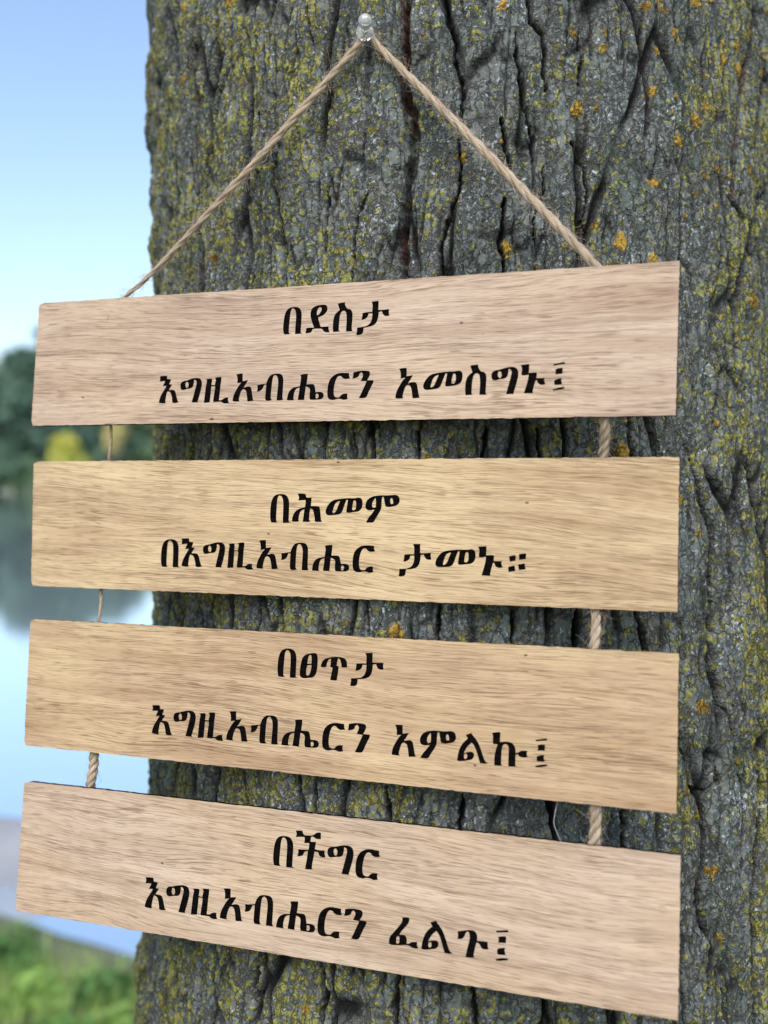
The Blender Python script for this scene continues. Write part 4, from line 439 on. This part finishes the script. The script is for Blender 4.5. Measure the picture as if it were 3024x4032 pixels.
def plank(i, label, wmat):
    b = D['BM'][i]
    M = Matrix(((b[0], b[3], b[6], b[9]), (b[1], b[4], b[7], b[10]), (b[2], b[5], b[8], b[11]), (0, 0, 0, 1)))
    root = empty("hanging_plank", None, M); tag(root, label, "plank", "engraved planks hanging in a column on the trunk")
    # saw-cut outline with a little scorched roughness
    def side(p, q, n):
        p, q = np.array(p), np.array(q); d = (q - p) / np.linalg.norm(q - p); nr = np.array([d[1], -d[0]])
        return [tuple(p + (q - p) * (k / n) + nr * (rng.normal(0, .00010) if k else 0)) for k in range(n)]
    w, h = W / 2, H / 2; c = .0012
    outl = side((-w + c, -h), (w - .0003, -h), 150) + side((w, -h), (w, h), 60) + side((w, h), (-w + c, h), 150) + side((-w, h - c), (-w, -h + c), 40)
    polys = [outl]
    words = []
    for wd in D['T'][i]:
        wp = []
        for g, x, y, s in wd:
            wp.append((g, glyph_polys(g, x, y, s)))
        words.append(wp)
    for wp in words:
        for _, ps in wp: polys += ps
    # front sheet with the letters cut through it
    me = flat_fill(polys, REC / 2, 'FRONT')
    n = len(me.vertices); V = np.zeros(n * 3, np.float32); me.vertices.foreach_get("co", V); V = V.reshape(-1, 3); V[:, 2] -= REC / 2
    F3, F4 = [], []
    for p in me.polygons:
        (F3 if len(p.vertices) == 3 else F4).append(tuple(p.vertices))
    bpy.data.meshes.remove(me)
    # solid body behind, same outline
    no = len(outl); o1 = np.array(outl)
    B = np.concatenate([np.c_[o1, np.full(no, -REC - .00002)], np.c_[o1, np.full(no, -TH)]])
    k = n + np.arange(no); k2 = n + (np.arange(no) + 1) % no
    F4 += [tuple(r) for r in np.stack([k, k + no, k2 + no, k2], -1)]
    V = np.concatenate([V, B])
    me = bpy.data.meshes.new("board")
    faces = F3 + F4 + [tuple(int(v) for v in k), tuple(int(v) for v in (k + no)[::-1])]
    me.from_pydata([tuple(map(float, v)) for v in V], [], [tuple(int(a) for a in f) for f in faces])
    me.materials.append(wmat); me.materials.append(MAT_CHAR); me.update()
    me.polygons.foreach_set("material_index", np.array([0 if (abs(p.normal.z) > .5) else 1 for p in me.polygons], np.int32))
    bo = bpy.data.objects.new("board", me); C.objects.link(bo); bo.parent = root
    for wp in words:
        ps = [p for g, pp in wp if g not in ('semi', 'stop') for p in pp]
        for nm, pl in (("engraved_word", ps), ("punctuation_mark", [p for g, pp in wp if g in ('semi', 'stop') for p in pp])):
            if not pl: continue
            me = flat_fill(pl, 0, 'FRONT'); me.materials.clear(); me.materials.append(MAT_CHAR)
            me.transform(Matrix.Translation((0, 0, -.00042)))
            eo = bpy.data.objects.new(nm, me); C.objects.link(eo); eo.parent = root; me.name = nm
    return root
P1 = plank(0, "pinkish tan plank right under the twine triangle, topmost of the four engraved planks", wood_mat("pinkish_ash", (0.371, 0.277, 0.202), (0.534, 0.427, 0.333), (0.263, 0.166, 0.110), (.3, .1, 0), .02, (0.523, 0.402, 0.279)))
P2 = plank(1, "yellowish tan plank ending in a four-dot full stop, second from the top", wood_mat("yellow_ash", (0.388, 0.274, 0.163), (0.564, 0.435, 0.275), (0.287, 0.178, 0.089), (1.7, .6, 0), .05, (0.611, 0.482, 0.291)))
P3 = plank(2, "tan plank with a brown streak at its left end, second from the bottom", wood_mat("brown_ash", (0.345, 0.231, 0.141), (0.514, 0.384, 0.249), (0.244, 0.145, 0.074), (3.1, 1.4, 0), .035, (0.542, 0.418, 0.247)))
P4 = plank(3, "pale pinkish plank with two lines of lettering, bottom one of the four planks", wood_mat("pale_ash", (0.393, 0.295, 0.213), (0.550, 0.439, 0.339), (0.283, 0.188, 0.125), (4.6, 2.2, 0), .03, (0.481, 0.364, 0.241)))

# ------------------------------------------------------------------ twine
def catmull(P, n):
    P = [np.array(p, float) for p in P]; P = [2 * P[0] - P[1]] + P + [2 * P[-1] - P[-2]]; out = []
    for i in range(1, len(P) - 2):
        for t in np.linspace(0, 1, n, endpoint=False):
            a, b, c, d = P[i - 1:i + 3]
            out.append(.5 * (2 * b + (c - a) * t + (2 * a - 5 * b + 4 * c - d) * t * t + (3 * b - a - 3 * c + d) * t ** 3))
    out.append(P[-2]); return np.array(out)
def rope(name, pts, rfun, label, pitch=.016, hairs=60, flare=None, sepk=.40):
    ctr = catmull(pts, 60)
    seg = np.linalg.norm(np.diff(ctr, axis=0), axis=1); L = np.concatenate([[0], np.cumsum(seg)])
    ns = max(40, int(L[-1] / .0009)); ll = np.linspace(0, L[-1], ns)
    ctr = np.stack([np.interp(ll, L, ctr[:, k]) for k in range(3)], 1)
    T = np.gradient(ctr, axis=0); T /= np.linalg.norm(T, axis=1)[:, None]
    up = np.array([0., 1., .3]); N = np.cross(T, up); N /= np.linalg.norm(N, axis=1)[:, None]; Bn = np.cross(T, N)
    tt = ll / L[-1]; rad_ = np.array([rfun(t) for t in tt])
    V, F, UV = [], [], []
    base = 0; m = 10; ns_ = len(ll)
    wob = lambda k: 1 + .10 * pnoise(ll / .006, ll * 0 + k * 3.7, 201 + k)
    for k in range(3):
        ph = 2 * math.pi * k / 3 + 2 * math.pi * ll / pitch + .35 * pnoise(ll / .02, ll * 0 + k, 210)
        sep = sepk * rad_ * wob(k) * (1 + (flare(tt) if flare else 0))
        cc = ctr + (N * np.cos(ph)[:, None] + Bn * np.sin(ph)[:, None]) * sep[:, None]
        T2 = np.gradient(cc, axis=0); T2 /= np.linalg.norm(T2, axis=1)[:, None]
        N2 = np.cross(T2, up); N2 /= np.linalg.norm(N2, axis=1)[:, None]; B2 = np.cross(T2, N2)
        th = np.linspace(0, 2 * math.pi, m, endpoint=False)
        rs = (.58 * rad_ * wob(k + 5))[:, None] * (1 + .10 * pnoise(ll[:, None] / .004 + 0 * th[None], (th * 1.3)[None] + 0 * ll[:, None], 220 + k))
        ring = cc[:, None] + N2[:, None] * (np.cos(th)[None, :, None] * rs[..., None]) + B2[:, None] * (np.sin(th)[None, :, None] * rs[..., None])
        V.append(ring.reshape(-1, 3))
        i = np.arange(ns_ - 1)[:, None] * m + np.arange(m)[None]; i2 = np.arange(ns_ - 1)[:, None] * m + (np.arange(m)[None] + 1) % m
        q = np.stack([i, i + m, i2 + m, i2], -1).reshape(-1, 4) + base
        F.append(q)
        jj = np.tile(np.arange(m), ns_ - 1) / m; u0 = np.repeat(ll[:-1], m) * 10; u1 = np.repeat(ll[1:], m) * 10
        # fibres twist with the strand
        UV.append(np.stack([np.stack([jj + k + u0 * 2, u0], -1), np.stack([jj + k + u1 * 2, u1], -1), np.stack([jj + 1 / m + k + u1 * 2, u1], -1), np.stack([jj + 1 / m + k + u0 * 2, u0], -1)], 1).reshape(-1, 2))
        base += ns_ * m
    # loose fibres standing off the twine
    for _ in range(hairs):
        i = rng.integers(2, ns_ - 2); a = rng.uniform(0, 6.283); s = rng.choice([-1, 1])
        rd = N[i] * math.cos(a) + Bn[i] * math.sin(a)
        p = ctr[i] + rd * rad_[i] * .8; ln = rng.uniform(.0025, .0075); d = T[i] * s * rng.uniform(.3, 1.2) + rd * rng.uniform(.3, 1.0); d /= np.linalg.norm(d)
        bend = rng.normal(0, .5, 3); pts_ = [p + d * ln * t + bend * ln * .45 * t * t for t in np.linspace(0, 1, 5)]
        rr_ = .000075
        vv = []
        for q in pts_:
            for t in range(3): vv.append(q + (N[i] * math.cos(2.094 * t) + np.cross(d, N[i]) * math.sin(2.094 * t)) * rr_)
        V.append(np.array(vv))
        q = [(4 - 4 + 3 * s_ + t, 3 * s_ + (t + 1) % 3, 3 * s_ + 3 + (t + 1) % 3, 3 * s_ + 3 + t) for s_ in range(4) for t in range(3)]
        F.append(np.array(q) + base); UV.append(np.full((len(q) * 4, 2), .3) + rng.uniform(0, 5)); base += 15
    o = mesh_np(name, np.concatenate(V), np.concatenate(F), MAT_JUTE, uv=np.concatenate(UV))
    tag(o, label, "twine", "jute twine holding the planks")
    return o
PIN = np.array([-.0084, .5900, 1.7327])
nrm = np.array([-.25, -.966, .04]); nrm /= np.linalg.norm(nrm)
ap = PIN + nrm * .0035
Lp = np.array([-.1460, .6234, 1.6015]); Rp = np.array([.1008, .5268, 1.6003])
def top_r(t):
    return .0021 - .0009 * sstep(.30, 0, np.float32(t)) + .0004 * sstep(.5, .8, np.float32(t))
lm = ap * .5 + Lp * .5 + np.array([.0015, -.004, -.0035]); rm = ap * .5 + Rp * .5 + np.array([0, -.001, .001])
rope("hanging_twine", [Lp + (-.009, .001, -.012), Lp + (.0, 0, .0), Lp * .75 + lm * .25 + (.001, 0, -.001), lm, ap + np.array([-.008, 0, -.0095]), ap + np.array([0, -.0002, .0008]), ap + np.array([.009, 0, -.0085]), rm, Rp, Rp + (.004, 0, -.012)],
     top_r, "long jute twine in an inverted V looped over the push pin above the planks", pitch=.034, hairs=1500)
def link(a, b, r, label, **kw):
    a, b = np.array(a), np.array(b); d = (b - a)
    mid = (a + b) / 2 + np.array([.0006, -.0006, 0])
    rope("linking_twine", [a - d * .45 + (0, .0075, 0), a, mid, b, b + d * .45 + (0, .0055, 0)], lambda t: r, label, sepk=.52, **kw)
link((.1033, .5185, 1.5274), (.1038, .5265, 1.5101), .0024, "short jute twine at the right between the topmost and second plank", pitch=.017, hairs=150)
link((.1005, .5240, 1.4381), (.0985, .5160, 1.4216), .0023, "short jute twine at the right between the second and third plank", pitch=.017, hairs=150)
link((.0983, .5085, 1.3497), (.0967, .5085, 1.3270), .0026, "frayed jute twine at the right between the third and lowest plank", pitch=.018, hairs=200, flare=lambda t: .55 * sstep(.45, .85, t))
link((-.1532, .6215, 1.5297), (-.1552, .6240, 1.5099), .0009, "thin jute twine at the left between the topmost and second plank", pitch=.013, hairs=20)
link((-.1596, .6220, 1.4390), (-.1600, .6185, 1.4206), .0009, "thin jute twine at the left between the second and third plank", pitch=.013, hairs=20)
link((-.1613, .6115, 1.3489), (-.1632, .6100, 1.3306), .0026, "greyish jute twine against the water at the left between the third and lowest plank", pitch=.014, hairs=50)
# a loose white thread
def tube(name, pts, r, mat, parent=None, m=6):
    P = catmull(pts, 10); T = np.gradient(P, axis=0); T /= np.linalg.norm(T, axis=1)[:, None]
    N = np.cross(T, (0.1, 1, .2)); N /= np.linalg.norm(N, axis=1)[:, None]; B = np.cross(T, N)
    th = np.linspace(0, 6.2832, m, endpoint=False)
    V = (P[:, None] + N[:, None] * (np.cos(th) * r)[None, :, None] + B[:, None] * (np.sin(th) * r)[None, :, None]).reshape(-1, 3)
    n = len(P); i = np.arange(n - 1)[:, None] * m + np.arange(m)[None]; i2 = np.arange(n - 1)[:, None] * m + (np.arange(m)[None] + 1) % m
    F = np.stack([i, i2, i2 + m, i + m], -1).reshape(-1, 4)
    return mesh_np(name, V, [F, [tuple(range(m))], [tuple(range((n - 1) * m, n * m))]], mat, parent)
th_ = tube("loose_thread", [(.0815, .5150, 1.3485), (.0800, .5130, 1.3430), (.0795, .5120, 1.3390), (.0812, .5110, 1.3340), (.0838, .5105, 1.3285)], .00016, plain("white_thread", (.34, .34, .35), .5, var=.05))
tag(th_, "fine white curved thread hanging between the third and lowest plank", "thread")

# ------------------------------------------------------------------ push pin
def lathe(name, prof, mat, parent, seg=40):
    V, F = [], []
    th = np.linspace(0, 2 * math.pi, seg, endpoint=False)
    for r, z in prof:
        V += [(r * math.cos(t), r * math.sin(t), z) for t in th]
    for i in range(len(prof) - 1):
        for j in range(seg):
            k = (j + 1) % seg; F.append((i * seg + j, i * seg + k, (i + 1) * seg + k, (i + 1) * seg + j))
    caps = [[tuple(range(seg - 1, -1, -1))], [tuple(range((len(prof) - 1) * seg, len(prof) * seg))]]
    return mesh_np(name, V, [F] + caps, mat, parent)
clear = bpy.data.materials.new("clear_plastic"); clear.use_nodes = True
cb = clear.node_tree.nodes["Principled BSDF"]
cb.inputs["Base Color"].default_value = (.95, .98, 1, 1); cb.inputs["Transmission Weight"].default_value = .84
cb.inputs["Roughness"].default_value = .06; cb.inputs["IOR"].default_value = 1.47
steel = plain("steel", (.6, .6, .62), .25, 1.0, .05)
pin_dir = Vector((.03, -1, .03)).normalized()
qq = pin_dir.to_track_quat('Z', 'Y').to_matrix().to_4x4()
pin = tag(empty("push_pin", None, Matrix.Translation(Vector(ap + nrm * .0028)) @ qq), "clear plastic push pin stuck in the bark above the planks", "push pin")
prof = [(.0036, 0), (.0042, .0003), (.00435, .0008), (.0042, .0014), (.0034, .0020), (.0022, .0027), (.0017, .0036), (.00155, .0052), (.00155, .0075), (.0017, .0090), (.0024, .0099),
        (.0031, .0110), (.00345, .0125), (.00345, .0138), (.0032, .0152), (.0026, .0163), (.0016, .0169)]
lathe("handle", [(r * 1.08, z) for r, z in prof], clear, pin)
lathe("needle", [(.0001, -.017), (.0006, -.014), (.0006, .004)], steel, pin, 16)

# ------------------------------------------------------------------ far bank: trees, bushes
def leaves_mesh(name, pts, size, mat, parent, n_per=1):
    n = len(pts); a = rng.uniform(0, 6.283, n); e = rng.uniform(-.9, .9, n)
    u = np.stack([np.cos(a), np.sin(a), e], 1); u /= np.linalg.norm(u, axis=1)[:, None]
    w = np.cross(u, rng.normal(size=(n, 3))); w /= np.linalg.norm(w, axis=1)[:, None]
    s = (size * rng.uniform(.5, 1.3, n))[:, None]
    V = np.stack([pts - u * s, pts + w * s * .45, pts + u * s, pts - w * s * .45], 1).reshape(-1, 3)
    F = np.arange(n * 4).reshape(-1, 4)
    return mesh_np(name, V, F, mat, parent, smooth=False)
def leaf_mat(name, c1, c2, scale=.6):
    m, nt, b = new_mat(name)
    n = noise(nt, objco(nt), scale, 3)
    lk(nt, mix(nt, ramp(nt, n, (.35, 0.0), (.65, 1.0)), c1, c2), b.inputs["Base Color"]); b.inputs["Roughness"].default_value = .7
    return m
M_FAR = [leaf_mat("dark_foliage", (.050, .105, .080), (.100, .180, .110), .35), leaf_mat("mid_foliage", (.065, .13, .07), (.14, .22, .10), .35)]
M_YEL = leaf_mat("yellow_foliage", (.30, .33, .05), (.60, .58, .12), .8); M_PALE = leaf_mat("pale_yellow_foliage", (.40, .36, .12), (.60, .52, .22), .8)
M_BARK2 = plain("far_bark", (.07, .055, .045), .9, scale=3)
def crown_pts(h, w, base, n, seed):
    r = np.random.default_rng(seed); P = []
    nl = 44
    cz = base + (h - base) * r.beta(1.6, 1.5, nl); t = (cz - base) / (h - base)
    wr = w * np.sqrt(np.clip(1 - (2 * t - .85) ** 2 * .75, .05, 1))
    a = r.uniform(0, 6.283, nl); d = wr * np.sqrt(r.uniform(0, 1, nl)) * .8
    for i in range(nl):
        k = n // nl; rr = w * r.uniform(.26, .46)
        q = r.normal(size=(k, 3)); q /= np.linalg.norm(q, axis=1)[:, None]; q *= (rr * r.uniform(.25, 1, k) ** .5)[:, None]; q[:, 2] *= .8
        P.append(q + (d[i] * math.cos(a[i]), d[i] * math.sin(a[i]), cz[i]))
    return np.concatenate(P)
def far_tree(x, y, h, w, mat, label, seed, name="tree", cat="tree", group="trees along the far shore", trunk_=True, size=.75, n=7000, base=.06):
    root = tag(empty(name, (x, y, -.1)), label, cat, group)
    leaves_mesh("crown", crown_pts(h, w, h * base, n, seed), size, mat, root)
    if trunk_:
        V, F = [], []
        r = random.Random(seed)
        limbs = [((0, 0, -.2), (r.uniform(-.4, .4), r.uniform(-.3, .3), h * .8), .028 * h, .006 * h)]
        for k in range(5):
            z0 = h * r.uniform(.25, .55); an = r.uniform(0, 6.28)
            limbs.append(((0, 0, z0), (w * .6 * math.cos(an), w * .6 * math.sin(an), z0 + h * .22), .010 * h, .003 * h))
        b = 0
        for p, q, r0, r1 in limbs:
            p, q = np.array(p), np.array(q)
            for s in range(5):
                c = p + (q - p) * s / 4; rr = r0 + (r1 - r0) * s / 4
                V += [tuple(c + np.array([math.cos(t) * rr, math.sin(t) * rr, 0])) for t in np.linspace(0, 6.283, 8, endpoint=False)]
            F += [(b + s * 8 + j, b + s * 8 + (j + 1) % 8, b + s * 8 + 8 + (j + 1) % 8, b + s * 8 + 8 + j) for s in range(4) for j in range(8)]
            b += 40
        mesh_np("trunk", V, F, M_BARK2, root)
    return root
TREES = [(-57, 156, 15.5, 5.2, 1, "mid green tree at the left frame edge on the far shore"),
         (-50.5, 152, 18.5, 5.0, 0, "tall dark tree on the far shore just left of the topmost plank"),
         (-44.5, 153, 21.0, 5.4, 0, "tallest dark tree on the far shore, behind the left end of the topmost plank"),
         (-38.5, 152, 17.5, 4.6, 0, "dark green tree on the far shore behind the yellow bush"),
         (-33.0, 155, 13.0, 4.4, 1, "lower green tree on the far shore beside the trunk's left edge")]
for i, (x, y, h, w, mi, lb) in enumerate(TREES): far_tree(x, y, h, w * 1.3, M_FAR[mi], lb, 300 + i)
for i, (x, y, h, w, mi) in enumerate([(-66, 158, 17, 5.5, 0), (-76, 154, 15, 5, 1), (-88, 157, 19, 5.5, 0), (-26, 157, 12, 4.5, 0), (-17, 155, 14, 5, 1), (-6, 158, 16, 5, 0), (6, 155, 15, 5, 1), (19, 156, 18, 5.4, 0), (33, 155, 16, 5, 1), (48, 157, 19, 5.5, 0), (64, 156, 17, 5.2, 1)]):
    far_tree(x, y, h, w, M_FAR[mi], "distant green tree on the far shore hidden behind the planks or outside the frame", 330 + i, n=2600)
far_tree(-42.2, 146.5, 7.9, 2.9, M_YEL, "rounded bright yellow-green tree at the far waterline, in the gap under the topmost plank", 360, "tree", "tree", "yellow trees at the far waterline", True, .5, 2600, .05)
far_tree(-35.7, 147, 9.8, 1.6, M_PALE, "narrow pale yellow tree at the far waterline, close to the trunk's left edge", 361, "tree", "tree", "yellow trees at the far waterline", True, .4, 1000, .55)
for i in range(22):
    far_tree(-75 + i * 5.2 + random.uniform(-1, 1), 149.5 + random.uniform(-.8, .8), random.uniform(3, 5), random.uniform(2.6, 3.6), M_FAR[i % 2], "low dark green shrub in the row along the far waterline", 380 + i, "shrub", "shrub", "shrubs along the far waterline", False, .5, 900, .02)
far_tree(-53.5, 147, 4.5, 3.0, leaf_mat("green_bush", (.05, .10, .03), (.12, .19, .06), .8), "green bush at the far waterline by the left frame edge", 362, "bush", "bush", "bushes at the far waterline", False, .4, 1400, .05)

# ------------------------------------------------------------------ near bank: grass, weeds, stone
def grass():
    n = 15000
    x = rng.uniform(-3.6, 1.6, n); y = rng.uniform(2.2, 3.72, n)
    dn = fbm(x / .5, y / .35, 401, 3); keep = (dn + .55 * sstep(2.5, 3.1, y) > .06)
    keep &= y < shore_y(x) + .05 + .08 * pnoise(x / .2, x * 0 + 4, 7)
    x, y, dn = x[keep], y[keep], dn[keep]; n = len(x)
    hgt = rng.uniform(.03, .09, n) * (1 + 1.4 * sstep(2.8, 3.2, y) * .4) * (1 + .8 * np.clip(dn, -.5, .8))
    lean = rng.normal(0, .35, (n, 2)) * hgt[:, None]; a = rng.uniform(0, 6.28, n); wd = rng.uniform(.0025, .005, n)
    dx = np.stack([np.cos(a) * wd, np.sin(a) * wd], 1)
    z0 = .02 * fbm(x / .8, y / .8, 3, 3) - .01
    p = np.stack([x, y], 1)
    V = np.stack([np.c_[p - dx, z0], np.c_[p + dx, z0], np.c_[p + lean * .45 + dx * .8, z0 + hgt * .6], np.c_[p + lean * .45 - dx * .8, z0 + hgt * .6], np.c_[p + lean, z0 + hgt]], 1).reshape(-1, 3)
    k = np.arange(n)[:, None] * 5
    m = leaf_mat("grass_blades", (.17, .27, .06), (.32, .45, .13), 4)
    o = mesh_np("grass", V, [k + np.array([0, 1, 2, 3]), k + np.array([3, 2, 4])], m, smooth=False)
    tag(o, "low bright green grass on the near bank", "grass", kind='stuff')
grass()
M_WEED = [leaf_mat("weed_leaves", (.07, .17, .03), (.17, .32, .07), 6), leaf_mat("bright_weed_leaves", (.14, .27, .04), (.27, .43, .10), 6), leaf_mat("dark_weed_leaves", (.05, .14, .035), (.12, .25, .06), 6)]
def weed(x, y, h, w, mi, label, seed):
    r = np.random.default_rng(seed)
    root = tag(empty("leafy_weed", (x, y, -.005)), label, "plant", "leafy weeds along the near bank")
    P = []
    for s in range(9):
        a = r.uniform(0, 6.28); d = r.uniform(0, w); top = np.array([d * math.cos(a), d * math.sin(a), h * r.uniform(.6, 1)])
        for t in np.linspace(.15, 1, 16):
            for _ in range(5): P.append(top * t + r.normal(0, .018, 3))
    leaves_mesh("leaves", np.array(P), .022, M_WEED[mi], root)
    V, F = [], []
    for s in range(6):
        a = r.uniform(0, 6.28); d = r.uniform(0, w) * .8; b = len(V)
        for t in (0, .5, .95):
            c = np.array([d * math.cos(a) * t, d * math.sin(a) * t, h * t * .9])
            V += [tuple(c + np.array([math.cos(q) * .003, math.sin(q) * .003, 0])) for q in (0, 2.1, 4.2)]
        F += [(b + 3 * i + j, b + 3 * i + (j + 1) % 3, b + 3 * i + 3 + (j + 1) % 3, b + 3 * i + 3 + j) for i in range(2) for j in range(3)]
    mesh_np("stem", V, F, M_WEED[0], root)
for i, (x, y, h, w, mi, lb) in enumerate([
    (-1.240, 3.42, 0.14, .13, 2, "dark green weed at the left frame edge below the lowest plank"),
    (-1.070, 3.22, 0.12, .13, 1, "bright yellow-green weed low in the left corner"),
    (-0.927, 3.29, 0.10, .12, 0, "green weed below the lower left corner of the lowest plank"),
    (-0.881, 3.47, 0.13, .08, 2, "small upright dark weed sticking up against the water"),
    (-0.765, 3.37, 0.10, .12, 1, "low bright weed in front of the water, midway to the trunk"),
    (-0.675, 3.41, 0.10, .12, 0, "broad green weed just left of the trunk"),
    (-0.546, 3.37, 0.10, .12, 0, "green weed partly hidden by the trunk's left edge")]): weed(x * .93, float(shore_y(x * .93)) - .08 - .16 * (i % 3), h * .62, w, mi, lb, 500 + i)
def stone():
    V, F = [], []
    nu, nv = 28, 14
    for j in range(nv + 1):
        for i in range(nu):
            u = 2 * math.pi * i / nu; v = math.pi * j / nv
            p = np.array([math.sin(v) * math.cos(u), math.sin(v) * math.sin(u), math.cos(v)])
            p = np.sign(p) * np.abs(p) ** .7
            r = 1 + .12 * float(fbm(np.array([p[0] * 1.5 + p[2]]), np.array([p[1] * 1.5 - p[2]]), 601, 3)[0])
            V.append(tuple(p * r * np.array([.34, .2, .2])))
    F = [(j * nu + i, j * nu + (i + 1) % nu, (j + 1) * nu + (i + 1) % nu, (j + 1) * nu + i) for j in range(nv) for i in range(nu)]
    o = mesh_np("shore_stone", V, F, plain("grey_stone", (.25, .26, .285), .85, scale=9)); o.location = (-1.74, 4.75, -.18)
    tag(o, "blurred grey stone in the shallow water at the left frame edge", "stone")
stone()
